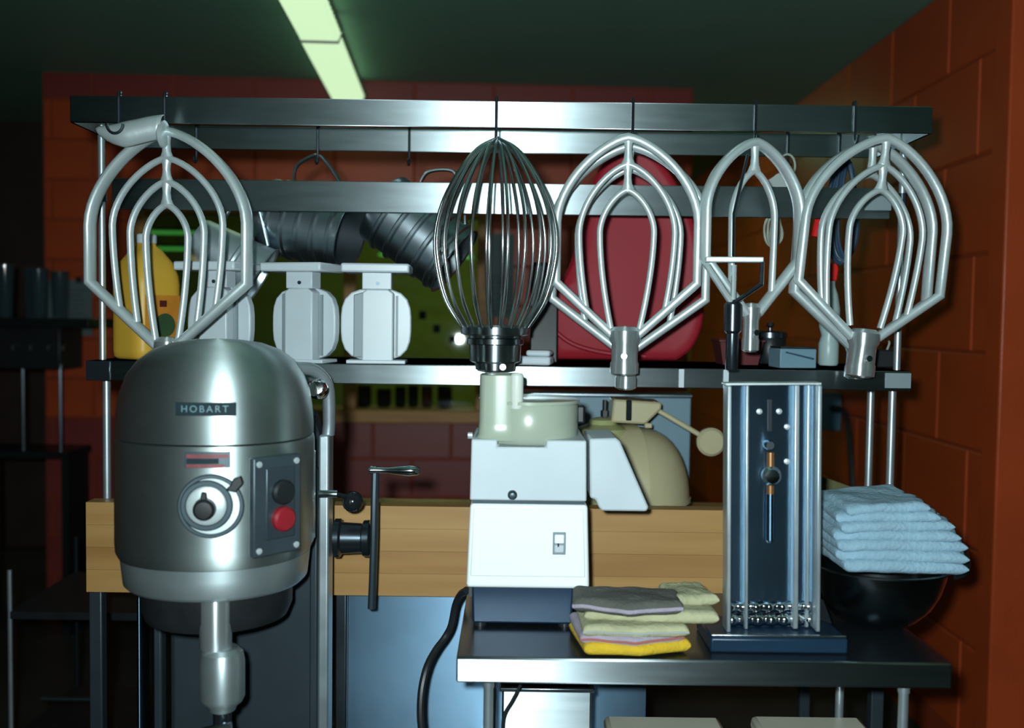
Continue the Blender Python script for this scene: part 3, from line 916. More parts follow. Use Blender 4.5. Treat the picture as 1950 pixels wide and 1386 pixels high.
coil('cord_coil', 'pale coiled cord hanging below the cross bar', 1472, 437, 2.20, 0.020, 0.036, 4, 'cord_beige', tube=0.0028)
coil('cable_coil', 'dark blue cable coil hanging by the right beater', 1604, 400, 2.255, 0.034, 0.118, 5, 'cord_blue', tube=0.005)
p = W(1560, 425, 2.235)
t = thing('grip_clip', 'red handled clip hanging beside the dark blue cable', 'clip', (p.x, 2.236, p.z - 0.03))
put('handle', MB().sweep(smooth_path([(0, 0, 0.055), (-0.004, 0, 0.03), (-0.010, 0, 0.0)], 5), [0.008] * 6 + [0.009] * 5, n=8), 'red_bright', t)
put('jaw', MB().sweep([(0, 0, 0.05), (0.004, 0, 0.085), (0.003, 0, 0.115)], 0.003, n=6), 'dark_steel', t)

# ------------------------------------------------------------------ outlet box and cable on the right wall
p = W(1597, 784, 4.3)
t = thing('outlet_box', 'blue grey electrical box on the right wall under the shelf', 'outlet box', (RW_X - 0.005, 4.32, p.z - 0.085))
put('case', MB().box((-0.05, 0, 0.085), (0.096, 0.06, 0.165)), 'box_blue', t, 0.004)
put('cover', MB().box((-0.046, -0.032, 0.085), (0.078, 0.004, 0.150)), 'box_blue', t, 0.001)
put('plug', MB().cyl((-0.036, -0.034, 0.10), (-0.030, -0.075, 0.10), 0.017, n=14), 'black', t)
put('cord', MB().sweep(smooth_path([(-0.030, -0.072, 0.10), (-0.015, -0.10, 0.095), (0.0 - .014, -0.16, 0.03), (-0.018, -0.22, -0.10), (-0.018, -0.26, -0.30), (-0.02, -0.28, -0.60)], 6), 0.013, n=10), 'black', t)

# ------------------------------------------------------------------ bowl chopper behind the food processor (cream)
p = W(1205, 948, 2.40)
t = thing('bowl_chopper', 'cream bowl chopper with domed cover and round lever knob', 'chopper', (p.x, 2.40, 0.911))
zb = p.z - 0.911
r = 0.136
put('base', MB().lathe([(0.11, 0.0), (0.12, 0.004), (0.115, 0.02), (0.13, zb - 0.006), (0.13, zb)], 36), 'cream', t)
def dome(a0, a1, rr, h, n1=18, n2=10):
    vs, fs = [], []
    for j in range(n2 + 1):
        ph = PI / 2 * j / n2
        q = math.cos(ph) ** 0.75
        for i in range(n1 + 1):
            a = a0 + (a1 - a0) * i / n1
            vs.append((rr * q * math.cos(a), rr * q * math.sin(a), zb + h * math.sin(ph)))
    for j in range(n2):
        for i in range(n1):
            k = j * (n1 + 1) + i
            fs.append((k, k + 1, k + n1 + 2, k + n1 + 1))
    return MB().add(vs, fs)
put('dome_cover', dome(-R(80), R(100), r, 0.172), 'cream', t, smooth=60)
put('dome_shell', dome(R(100), R(280), r * 1.03, 0.180), 'cream', t, smooth=60)
put('dome_rim', MB().lathe([(r * .96, zb - 0.004), (r * 1.02, zb - 0.003), (r * 1.02, zb + 0.006), (r * .96, zb + 0.006)], 40), 'cream', t)
s = 2.36 / FPX
lz = lambda py: zb + (948 - py) * s
lx = lambda px_: (px_ - 1205) * s
put('gear_head', MB().prism([(lx(1156), lz(797)), (lx(1222), lz(800)), (lx(1252), lz(770)), (lx(1252), lz(757)), (lx(1160), lz(752))], -0.05, 0.05), 'cream', t, 0.006)
put('head_slot', MB().box((lx(1189), -0.052, lz(773)), (0.013, 0.012, 0.048)), 'black_gloss', t, 0.002)
put('bolt', MB().cyl((lx(1146), -0.02, lz(800)), (lx(1146), -0.02, lz(756)), 0.006, n=10), 'black', t)
put('bolt_nut', MB().cyl((lx(1146), -0.02, lz(788)), (lx(1146), -0.02, lz(776)), 0.010, n=6), 'black', t)
put('shoulder', MB().lathe([(0.066, 0), (0.062, 0.02), (0.035, 0.03), (0.03, 0.04), (0.018, 0.045)], 24, Matrix.Translation((lx(1142), -0.02, lz(826)))), 'cream_green', t)
put('latch', MB().box((lx(1226), -0.055, lz(801)), (0.018, 0.016, 0.012)), 'cream', t, 0.003)
put('hinge', MB().cyl((lx(1238), -0.04, lz(767)), (lx(1238), 0.04, lz(767)), 0.014, n=16), 'cream', t)
lv = put('lever', MB().sweep([(lx(1236), -0.02, lz(768)), (lx(1262), -0.03, lz(782)), (lx(1325), -0.04, lz(818))], 0.0062, n=10), 'cream', t)
put('lever_knob', MB().lathe([(0, -0.012), (0.028, -0.012), (0.034, -0.006), (0.034, 0.006), (0.028, 0.012), (0, 0.012)], 28,
                             Matrix.Translation((lx(1348), -0.04, lz(832))) @ Matrix.Rotation(PI / 2, 4, 'X')), 'cream', t)

# steel bin behind the chopper
p0, p1 = W(1000, 800, 2.6), W(1312, 755, 2.6)
t = thing('steel_bin', 'blue grey steel bin standing behind the food processor and chopper', 'bin', ((p0.x + p1.x) / 2, 2.615, 0.911))
put('bin_body', MB().box((0, 0, (p1.z - 0.911) / 2), (p1.x - p0.x, 0.10, p1.z - 0.911)), 'pale_blue', t, 0.004)
put('bin_rim', MB().box((0, 0, p1.z - 0.911 + 0.004), (p1.x - p0.x + 0.008, 0.108, 0.010)), 'steel_dull', t, 0.003)

# olive carton at the right end of the bakers table
p = W(1600, 935, 2.35)
t = thing('olive_carton', 'olive cardboard carton with a slanting flap behind the towels', 'carton', (p.x, 2.42, 0.911), R(10))
put('carton_body', MB().box((0, 0, 0.035), (0.15, 0.12, 0.07)), 'olive_card', t, 0.002)
put('flap', MB().prism([(-0.075, 0.072), (0.075, 0.072), (0.070, 0.080), (-0.062, 0.125)], -0.058, -0.054), 'olive_card', t)

# ------------------------------------------------------------------ floor mixer
MXC = Vector((-0.528, 1.75, 0))
t = thing('floor_mixer', 'large grey floor standing mixer with speed dial and red stop button', 'mixer', MXC)
HX, HR, HSQ = 0.011, 0.166, 2.28
HM = Matrix.Translation((HX, 0, 0))
put('motor_cover', MB().lathe([(0.164, 1.190), (0.164, 1.209), (0.162, 1.238), (0.157, 1.267), (0.147, 1.294), (0.130, 1.319), (0.106, 1.338), (0.074, 1.350), (0.037, 1.3555), (0, 1.357)], 56, HM, HSQ), 'mixer_grey', t, smooth=60)
put('motor_housing', MB().lathe([(0.160, 0.985), (0.165, 0.995), (HR, 1.01), (HR, 1.180), (0.164, 1.187)], 56, HM, HSQ), 'mixer_grey', t, smooth=60)
put('lower_flange', MB().lathe([(0.10, 0.928), (0.148, 0.931), (0.155, 0.938), (0.158, 0.965), (0.160, 0.984)], 56, HM, 2.15), 'mixer_flange', t, smooth=60)
put('planetary', MB().lathe([(0.10, 0.865), (0.122, 0.870), (0.130, 0.89), (0.130, 0.93)], 40, HM), 'black', t)  # coloured black for the shade cast under the head
put('planetary_shaft', MB().lathe([(0.024, 0.842), (0.0265, 0.846), (0.0265, 0.93)], 28, Matrix.Translation((0.040, -0.11, 0))), 'shaft_steel', t)
AM = Matrix.Translation((0.051, -0.11, 0))
put('agitator_socket', MB().lathe([(0.014, 0.735), (0.022, 0.740), (0.025, 0.748), (0.033, 0.754), (0.037, 0.762), (0.037, 0.822), (0.034, 0.838), (0.026, 0.845)], 28, AM), 'mixer_flange', t)
put('drive_shaft', MB().lathe([(0.013, 0.60), (0.015, 0.605), (0.015, 0.737)], 18, AM), 'dark_steel', t)
put('socket_pin', MB().cyl((0.027, -0.145, 0.715), (0.075, -0.14, 0.725), 0.007, n=10), 'chrome', t)
# pedestal column with the bowl slides
put('column', MB().prism([(-0.150, 0.0), (0.150, 0.0), (0.150, 1.15), (0.135, 1.21), (-0.135, 1.21), (-0.150, 1.15)], 0.215, 0.285), 'mixer_dark', t, 0.012)  # darker grey than the head: its shadow put into the colour
for sx, x in ((-1, -0.190), (1, 0.168)):
    put('slide_rail', MB().box((x, 0.185, 0.62), (0.020 if sx > 0 else 0.009, 0.05, 1.10)), 'aluminium_soft' if sx > 0 else 'steel_panel', t, 0.004)
    put('rail_flange', MB().box((x * 0.96 - sx * 0.018, 0.205, 0.60), (0.016, 0.03, 1.0)), 'mixer_dark', t, 0.004)
put('top_bracket', MB().sweep(smooth_path([(0.120, 0.12, 1.30), (0.150, 0.15, 1.295), (0.172, 0.17, 1.265), (0.174, 0.182, 1.20), (0.172, 0.185, 1.168)], 5), 0.0125, n=12), 'aluminium_soft', t, smooth=60)
put('bracket_cap', MB().lathe([(0, -.02), (0.014, -0.018), (0.019, -.006), (0.019, 0.01), (0.012, 0.02), (0, 0.022)], 20, Matrix.Translation((0.166, 0.11, 1.262)) @ Matrix.Rotation(R(80), 4, 'X')), 'chrome', t)
put('speed_rod', MB().cyl((0.165, 0.13, 1.062), (0.200, 0.13, 1.062), 0.0075, n=12), 'chrome', t)
kb = put('speed_lever', MB().cyl((0.198, 0.13, 1.062), (0.224, 0.15, 1.052), 0.004, n=8), 'dark_steel', t)
put('lever_ball', MB().lathe([(0.0205 * math.sin(PI * k / 10), -0.0205 * math.cos(PI * k / 10)) for k in range(11)], 18, Matrix.Translation((0.225, 0.155, 1.043))), 'black_gloss', kb, smooth=60)
put('sight_strip', MB().box((0.162, 0.085, 1.068), (0.008, 0.018, 0.165)), 'aluminium_soft', t, 0.003)
# lift crank
put('crank_boss', MB().lathe([(0.030, 0), (0.038, 0.002), (0.038, 0.012), (0.031, 0.016), (0.029, 0.055), (0.035, 0.058), (0.036, 0.070), (0.02, 0.074)], 28,
                             Matrix.Translation((0.182, 0.20, 0.962)) @ Matrix.Rotation(PI / 2, 4, 'Y')), 'dark_steel', t)
ck = put('crank_arm', MB().sweep([(0.262, 0.20, 1.105), (0.262, 0.195, 1.04), (0.262, 0.19, 0.962), (0.260, 0.19, 0.88), (0.258, 0.19, 0.825)], [0.009, 0.012, 0.013, 0.012, 0.009], 0.008, (1, 0, 0), 10), 'mixer_dark', t)
put('crank_handle', MB().lathe([(0.007, -0.02), (0.009, -0.016), (0.006, 0.0), (0.006, 0.02), (0.009, 0.04), (0.011, 0.06), (0.009, 0.075), (0.005, 0.08)], 16,
                               Matrix.Translation((0.270, 0.195, 1.098)) @ Matrix.Rotation(PI / 2, 4, 'Y')), 'chrome', ck)


def on_head(phi, z, out=0.0):
    c, q = math.cos(R(phi)), math.sin(R(phi))
    sqx = HSQ
    g = 1.0 / ((abs(c) ** sqx + abs(q) ** sqx) ** (1 / sqx))
    rr = HR * g + out
    # outward normal of the squared section
    nx = abs(q * g) ** (sqx - 1) * (1 if q >= 0 else -1)
    ny = -abs(c * g) ** (sqx - 1)
    return Vector((HX + rr * q, -rr * c, z)), math.atan2(nx, -ny)


def head_frame(phi, z, out=0.0):
    """matrix whose local -y points out of the housing"""
    p, a = on_head(phi, z, out)
    return Matrix.Translation(p) @ Matrix.Rotation(a, 4, 'Z')


def curved_plate(phi0, phi1, z0, z1, out, th=0.0016, n=10):
    vs, fs = [], []
    for i in range(n + 1):
        ph = phi0 + (phi1 - phi0) * i / n
        for o_ in (out, out - th - 0.004):
            for z in (z0, z1):
                vs.append(on_head(ph, z, o_)[0])
    for i in range(n):
        b_ = i * 4
        fs += [(b_, b_ + 4, b_ + 5, b_ + 1), (b_ + 2, b_ + 3, b_ + 7, b_ + 6), (b_ + 1, b_ + 5, b_ + 7, b_ + 3), (b_, b_ + 2, b_ + 6, b_ + 4)]
    fs += [(0, 1, 3, 2), (n * 4, n * 4 + 2, n * 4 + 3, n * 4 + 1)]
    return MB().add(vs, fs)


def zf(py, Y=1.575):
    return W(400, py, Y).z


bd = put('name_badge', curved_plate(-6, 26, zf(793), zf(768), 0.0018), 'badge_black', t)
cu = bpy.data.curves.new('lettering', 'FONT')
cu.body = 'HOBART'
cu.size = 0.0155
cu.extrude = 0.0006
cu.align_x = 'CENTER'
cu.align_y = 'CENTER'
cu.space_character = 1.35
to = bpy.data.objects.new('lettering_source', cu)
COL.objects.link(to)
bpy.context.view_layer.update()
me = bpy.data.meshes.new_from_object(to.evaluated_get(bpy.context.evaluated_depsgraph_get()))
bpy.data.objects.remove(to)
hm = head_frame(9.5, (zf(793) + zf(768)) / 2, 0.0)
hinv = hm.inverted()
for v in me.vertices:       # bend the letters round the housing
    ph = 9.5 + math.degrees(v.co.x / (HR + 0.006))
    pq, _a = on_head(ph, (zf(793) + zf(768)) / 2 + v.co.y, 0.0022 + v.co.z)
    v.co = pq
me.materials.clear()
me.materials.append(MATS['badge_pale'])
put('lettering', me, 'badge_pale', bd)
rp_ = put('rating_plate', curved_plate(-1.5, 23, zf(893), zf(862), 0.0016), 'plate_grey', t)
put('plate_stripe', curved_plate(0, 22, zf(874), zf(867), 0.0024), 'label_red', rp_)
put('plate_stripe', curved_plate(0, 20, zf(892), zf(886), 0.0024), 'label_red', rp_)
put('plate_field', curved_plate(0, 17, zf(885), zf(875), 0.0022), 'badge_black', rp_)
# speed dial
dm = head_frame(13, zf(966), 0.0)
RX = Matrix.Rotation(PI / 2, 4, 'X')
put('dial_recess', MB().lathe([(0.044, -0.003), (0.050, -0.003), (0.052, 0.002), (0.050, 0.0045), (0.046, 0.0045), (0.044, 0.002)], 40, dm @ RX), 'plate_grey', t)
put('dial_face', MB().lathe([(0.046, -0.002), (0.046, 0.0028), (0, 0.0028)], 40, dm @ RX), 'mixer_grey', t)
dl = put('dial_ring', MB().lathe([(0.032, 0.002), (0.040, 0.002), (0.041, 0.007), (0.039, 0.009), (0.033, 0.009), (0.032, 0.007)], 40, dm @ Matrix.Translation((-0.006, 0, 0.002)) @ RX), 'plate_grey', t)
put('dial_disc', MB().lathe([(0.032, 0.002), (0.031, 0.010), (0.027, 0.012), (0, 0.012)], 36, dm @ Matrix.Translation((-0.006, 0, 0.002)) @ RX), 'aluminium', t)
put('pointer_knob', MB().lathe([(0.017, 0.010), (0.018, 0.012), (0.017, 0.024), (0.013, 0.028), (0, 0.029)], 26, dm @ Matrix.Translation((-0.008, 0, -0.002)) @ RX), 'black', t)
put('knob_fin', MB().prism([(-0.015, 0.010), (-0.003, 0.014), (-0.004, 0.024), (-0.012, 0.026)], -0.022, -0.011, dm), 'black', t, 0.002)
put('speed_tab', MB().prism([(0.024, 0.030), (0.040, 0.026), (0.052, 0.040), (0.048, 0.052), (0.036, 0.048), (0.032, 0.038)], -0.018, -0.004, dm @ Matrix.Translation((0.0, 0, -0.002))), 'black', t, 0.002)
# switch plate
zc_ = (zf(865, 1.63) + zf(1052, 1.63)) / 2
sm_ = head_frame(47, zc_, 0.006)
hp_ = (zf(865, 1.63) - zf(1052, 1.63)) / 2
sp = put('switch_plate', MB().box((0, 0, 0), (0.092, 0.014, 2 * hp_), sm_), 'plate_grey', t, 0.003)
for sx in (-1, 1):
    for sz in (-1, 1):
        put('screw', MB().lathe([(0.0052, 0.006), (0.0052, 0.009), (0, 0.0105)], 12, sm_ @ Matrix.Translation((sx * 0.036, 0, sz * (hp_ - 0.011))) @ RX), 'aluminium', sp)
put('switch_insert', MB().box((0.004, -0.008, 0.004), (0.056, 0.004, 2 * hp_ - 0.045), sm_), 'mixer_dark', sp, 0.002)
put('start_button', MB().lathe([(0.0205, 0.008), (0.0205, 0.017), (0.017, 0.021), (0, 0.022)], 24, sm_ @ Matrix.Translation((0.006, 0, 0.022)) @ RX), 'black', t)
put('stop_button', MB().lathe([(0.0205, 0.008), (0.0205, 0.019), (0.017, 0.023), (0, 0.024)], 24, sm_ @ Matrix.Translation((0.006, 0, -0.022)) @ RX), 'button_red', t)
put('base_foot', MB().prism([(-0.22, 0.0), (0.22, 0.0), (0.20, 0.10), (-0.20, 0.10)], -0.30, 0.275), 'mixer_dark', t, 0.02)

# ------------------------------------------------------------------ steel table in front
TZ = W(1340, 1256, 1.62).z
tx0, tx1 = W(869, 1275, 1.62).x, W(1811, 1285, 1.62).x
t = thing('steel_table', 'small stainless steel table holding the food processor and slicer', 'table', ((tx0 + tx1) / 2, 1.82, 0))
tc_ = (tx0 + tx1) / 2
tw = tx1 - tx0
put('table_top', MB().box((0, 0.0, TZ - 0.004), (tw, 0.40, 0.008)), 'dark_steel', t, 0.002)
put('front_apron', MB().box((0, -0.202, TZ - 0.021), (tw, 0.006, 0.042)), 'steel', t, 0.003)
put('rear_apron', MB().box((0, 0.202, TZ - 0.021), (tw, 0.006, 0.042)), 'steel', t, 0.003)
for sx in (-1, 1):
    put('side_apron', MB().box((sx * (tw / 2 - 0.003), 0, TZ - 0.025), (0.006, 0.396, 0.034)), 'steel', t)
    for y in (-0.16, 0.16):
        lx_ = (W(930, 1340, 1.66).x if sx < 0 else W(1720, 1340, 1.66).x) - tc_
        lg = put('leg', MB().cyl((lx_, y, 0.0), (lx_, y, TZ - 0.008), 0.0085, n=14), 'aluminium_soft', t)
        put('leg_sleeve', MB().cyl((lx_, y, TZ - 0.065), (lx_, y, TZ - 0.009), 0.0102, n=14), 'aluminium_soft', lg)
put('undershelf', MB().box((0, 0, 0.35), (tw - 0.04, 0.36, 0.012)), 'steel_dull', t)

# things on the undershelf
USZ = 0.356
for i, (a, b, lab) in enumerate(((1150, 1372, 'pale ingredient bin under the steel table, left one'), (1430, 1640, 'pale ingredient bin under the steel table, right one'))):
    pa, pb = W(a, 1365, 1.93), W(b, 1370, 1.93)
    w = pb.x - pa.x
    hz = pa.z - USZ
    t = thing('ingredient_bin', lab, 'bin', ((pa.x + pb.x) / 2, 1.83, USZ), 0, 'bins under the steel table')
    put('bin_body', MB().prism([(-w * .42, 0), (w * .42, 0), (w * .47, hz - 0.03), (-w * .47, hz - 0.03)], -0.09, 0.10), 'bin_beige', t, 0.008)
    put('bin_lid', MB().box((0, 0.005, hz - 0.014), (w, 0.21, 0.030)), 'bin_beige', t, 0.01)
    put('lid_knob', MB().lathe([(0.006, hz), (0.006, hz + 0.008), (0.012, hz + 0.012), (0.010, hz + 0.018), (0, hz + 0.019)], 14, Matrix.Translation((-w * .36, -0.03, 0))), 'chrome', t)
    put('lid_latch', MB().box((-w * .22, -0.03, hz + 0.007), (0.014, 0.012, 0.014)), 'chrome', t, 0.002)
pa, pb = W(956, 1310, 1.80), W(1128, 1310, 1.80)
hz = pa.z - USZ
w = pb.x - pa.x
t = thing('steel_container', 'square brushed steel container under the left end of the steel table', 'container', ((pa.x + pb.x) / 2, 1.88, USZ))
put('container_body', MB().box((0, 0, hz / 2), (w, 0.15, hz)), 'steel', t, 0.004)
put('container_rim', MB().box((0, 0, hz - 0.004), (w + 0.008, 0.158, 0.008)), 'steel_dull', t, 0.002)

# ------------------------------------------------------------------ food processor
s = 1.76 / FPX
fx = lambda px_: (px_ - 1004) * s
fy0 = W(1004, 1197, 1.76)
fz = lambda py: (1197 - py) * s + 0.001
t = thing('food_processor', 'white commercial food processor with grey bowl and side chute', 'food processor', (fy0.x, 1.86, TZ))
D = -0.10                 # front face, local y
put('pedestal', MB().prism([(fx(897), fz(1192)), (fx(1092), fz(1192)), (fx(1094), fz(1112)), (fx(895), fz(1112))], D + 0.022, 0.10), 'base_blue', t, 0.004)
for a in (912, 1078):
    for y in (D + 0.035, 0.085):
        put('rubber_foot', MB().cyl((fx(a), y, -0.000), (fx(a), y, fz(1191)), 0.012, n=12), 'black', t)
put('motor_base', MB().prism([(fx(885), fz(1116)), (fx(1123), fz(1116)), (fx(1117), fz(952)), (fx(891), fz(952))], D, 0.10), 'white_enamel', t, 0.007, seg=3)
put('front_panel', MB().prism([(fx(893), fz(1092)), (fx(1114), fz(1092)), (fx(1109), fz(960)), (fx(898), fz(960))], D - 0.003, D + 0.002), 'white_enamel', t, 0.002)
put('upper_housing', MB().prism([(fx(890), fz(947)), (fx(1115), fz(947)), (fx(1113), fz(829)), (fx(1036), fz(829)), (fx(1036), fz(843)), (fx(942), fz(843)), (fx(942), fz(829)), (fx(892), fz(829))], D + 0.006, 0.10), 'scale_white', t, 0.003)
put('seam_gasket', MB().box((fx(1003), 0.0, fz(949.5)), (0.200, 0.19, 0.006)), 'mixer_dark', t)
sw = put('rocker_switch', MB().box((fx(1063), D - 0.004, fz(1026)), (0.023, 0.004, 0.040)), 'scale_shade', t, 0.001)
put('rocker', MB().box((fx(1063), D - 0.007, fz(1017)), (0.017, 0.005, 0.016)), 'white_enamel', sw, 0.002)
put('rocker', MB().box((fx(1063), D - 0.007, fz(1036)), (0.017, 0.004, 0.014)), 'scale_white', sw, 0.002)
put('switch_mark', MB().box((fx(1061), D - 0.0098, fz(1028)), (0.003, 0.001, 0.006)), 'black', sw)
put('latch_screw', MB().lathe([(0.0085, 0), (0.0085, 0.006), (0.005, 0.009), (0.005, 0.014), (0, 0.015)], 16, Matrix.Translation((fx(972), D + 0.006, fz(935))) @ RX), 'mixer_dark', t)
put('bowl', MB().lathe([(0.080, fz(843)), (0.088, fz(838)), (0.091, fz(828)), (0.091, fz(768)), (0.087, fz(762)), (0.05, fz(759)), (0, fz(758))], 40, Matrix.Translation((0.0, 0.0, 0))), 'bowl_plastic', t, smooth=50)
put('feed_tube', MB().lathe([(0.048, fz(832)), (0.042, fz(822)), (0.0405, fz(800)), (0.0395, fz(707)), (0.036, fz(705)), (0.030, fz(708))], 32, Matrix.Translation((fx(948), -0.045, 0)), sq=3.2), 'bowl_plastic', t, smooth=50)
put('pusher', MB().lathe([(0.011, fz(770)), (0.0118, fz(767)), (0.0118, fz(706)), (0.009, fz(702)), (0, fz(702))], 20, Matrix.Translation((fx(978), -0.080, 0))), 'pusher_white', t)
put('lid_rim', MB().lathe([(0.086, fz(764)), (0.0945, fz(763)), (0.0945, fz(757)), (0.086, fz(755)), (0, fz(755))], 40), 'bowl_plastic', t)
put('lock_tab', MB().box((fx(1107), 0.0, fz(787)), (0.016, 0.03, 0.034)), 'black', t, 0.004)
put('hinge_pin', MB().cyl((fx(884), -0.07, fz(825)), (fx(893), -0.07, fz(825)), 0.006, n=10), 'aluminium', t)
ch = [(1119, 826), (1170, 824), (1178, 830), (1236, 958), (1232, 966), (1145, 966), (1139, 958), (1133, 944), (1122, 941)]
put('side_chute', MB().prism([(fx(a), fz(b)) for a, b in reversed(ch)], D + 0.012, 0.055), 'scale_white', t, 0.004)
put('cord_inlet', MB().box((fx(892), 0.05, fz(1165)), (0.014, 0.02, 0.02)), 'black', t)
# power cord of the processor
pc = tag(put('power_cord', MB().sweep(smooth_path([W(889, 1124, 1.905), W(878, 1132, 1.925), W(868, 1152, 1.945), W(860, 1190, 1.95), W(848, 1214, 1.95), W(829, 1240, 1.93), W(812, 1275, 1.90), W(802, 1330, 1.88), W(805, 1400, 1.87), W(830, 1520, 1.87), W(850, 1700, 1.87)], 6), 0.0078, n=10), 'black'),
         'black power cord curving down beside the food processor', 'cord')
tag(put('thin_wire', MB().sweep(smooth_path([W(992, 1303, 1.735), W(975, 1335, 1.735), W(960, 1362, 1.735), W(957, 1400, 1.735), W(958, 1500, 1.735)], 5), 0.0028, n=7), 'black'),
    'thin black wire hanging under the steel table', 'wire')

# ------------------------------------------------------------------ upright slicer
s = 1.70 / FPX
p = W(1468, 1216, 1.70)
t = thing('upright_slicer', 'tall stainless steel mandoline slicer standing upright on a dark base', 'slicer', (p.x, 1.72, TZ))
gx = lambda px_: (px_ - 1468) * s
bz = 0.026
put('base', MB().box((gx(1471), 0.0, bz / 2), (0.232, 0.13, bz)), 'base_blue', t, 0.004)
put('base_lip', MB().box((gx(1471), -0.058, bz + 0.002), (0.228, 0.008, 0.004)), 'steel_dull', t, 0.001)
bd = bpy.data.objects.new('slicer_body', None)
H = (1216 - 741) * s
LM = Matrix.Translation((0, 0, bz)) @ Matrix.Rotation(R(-1.1), 4, 'Y')
COL.objects.remove if False else None
hw_ = 0.0765
put('back_plate', MB().box((0, 0.0, H / 2), (2 * hw_, 0.003, H), LM), 'steel_panel', t)
for x, w, d in ((-hw_, 0.0075, 0.036), (-hw_ + 0.034, 0.006, 0.020), (hw_ - 0.034, 0.009, 0.020), (hw_ - 0.012, 0.006, 0.012), (hw_, 0.0075, 0.036)):
    put('side_rib', MB().box((x, -d / 2, H / 2), (w, d, H - 0.002), LM), 'aluminium_soft', t, 0.002)
put('top_cap', MB().box((0, -0.010, H + 0.001), (2 * hw_ + 0.010, 0.036, 0.004), LM), 'aluminium', t, 0.001)
put('slot', MB().box((0.000, -0.002, H - 0.055), (0.0065, 0.004, 0.055), LM), 'black', t)
for a, b in ((-0.041, 0.075), (0.030, 0.075), (-0.041, 0.135), (0.030, 0.135), (-0.018, 0.048), (0.016, 0.048), (0.000, 0.272)):
    put('rivet', MB().lathe([(0.005, 0), (0.005, 0.002), (0, 0.0045)], 12, LM @ Matrix.Translation((a, -0.002, H - b)) @ RX), 'aluminium', t)
put('clamp_bolt', MB().lathe([(0.009, 0), (0.009, 0.014), (0.007, 0.018), (0, 0.018)], 16, LM @ Matrix.Translation((-0.003, -0.002, H - 0.105)) @ RX), 'steel_dull', t)
kn = put('clamp_knob', MB().lathe([(0.010, 0), (0.016, 0.006), (0.017, 0.016), (0.012, 0.022), (0, 0.024)], 20, LM @ Matrix.Translation((0.0, -0.002, H - 0.158)) @ RX), 'chrome', t)
put('copper_sleeve', MB().cyl(LM @ Vector((0, -0.010, H - 0.150)), LM @ Vector((0, -0.010, H - 0.118)), 0.0065, n=12), 'copper', t)
put('copper_sleeve', MB().cyl(LM @ Vector((0, -0.010, H - 0.190)), LM @ Vector((0, -0.010, H - 0.174)), 0.0065, n=12), 'copper', t)
put('guide_rod', MB().lathe([(0.003, H - 0.275), (0.0075, H - 0.270), (0.0075, H - 0.19)], 14, LM @ Matrix.Translation((0.0, -0.010, 0))), 'steel_panel', t)
for r_ in range(2):
    vs, fs = [], []
    nseg = 30
    for i in range(nseg + 1):
        x = -hw_ + 0.006 + (2 * hw_ - 0.012) * i / nseg
        for j in range(3):
            z = 0.004 + r_ * 0.022 + 0.020 * j / 2
            vs.append((x, -0.006 - 0.006 * math.sin(PI * j / 2) - 0.0035 * math.sin(i * 1.3 + r_), z))
    for i in range(nseg):
        for j in range(2):
            k = i * 3 + j
            fs.append((k, k + 3, k + 4, k + 1))
    o = put('wavy_blade', MB().add(vs, fs, LM), 'chrome', t, smooth=60)
    o.modifiers.new('wall', 'SOLIDIFY').thickness = 0.002
put('side_wing', MB().prism([(hw_ + 0.006, 0.018), (hw_ + 0.030, 0.010), (hw_ + 0.026, 0.022), (hw_ + 0.014, 0.052), (hw_ + 0.006, 0.056)], -0.016, -0.010, Matrix.Translation((0, 0, bz))), 'dark_steel', t, 0.001)


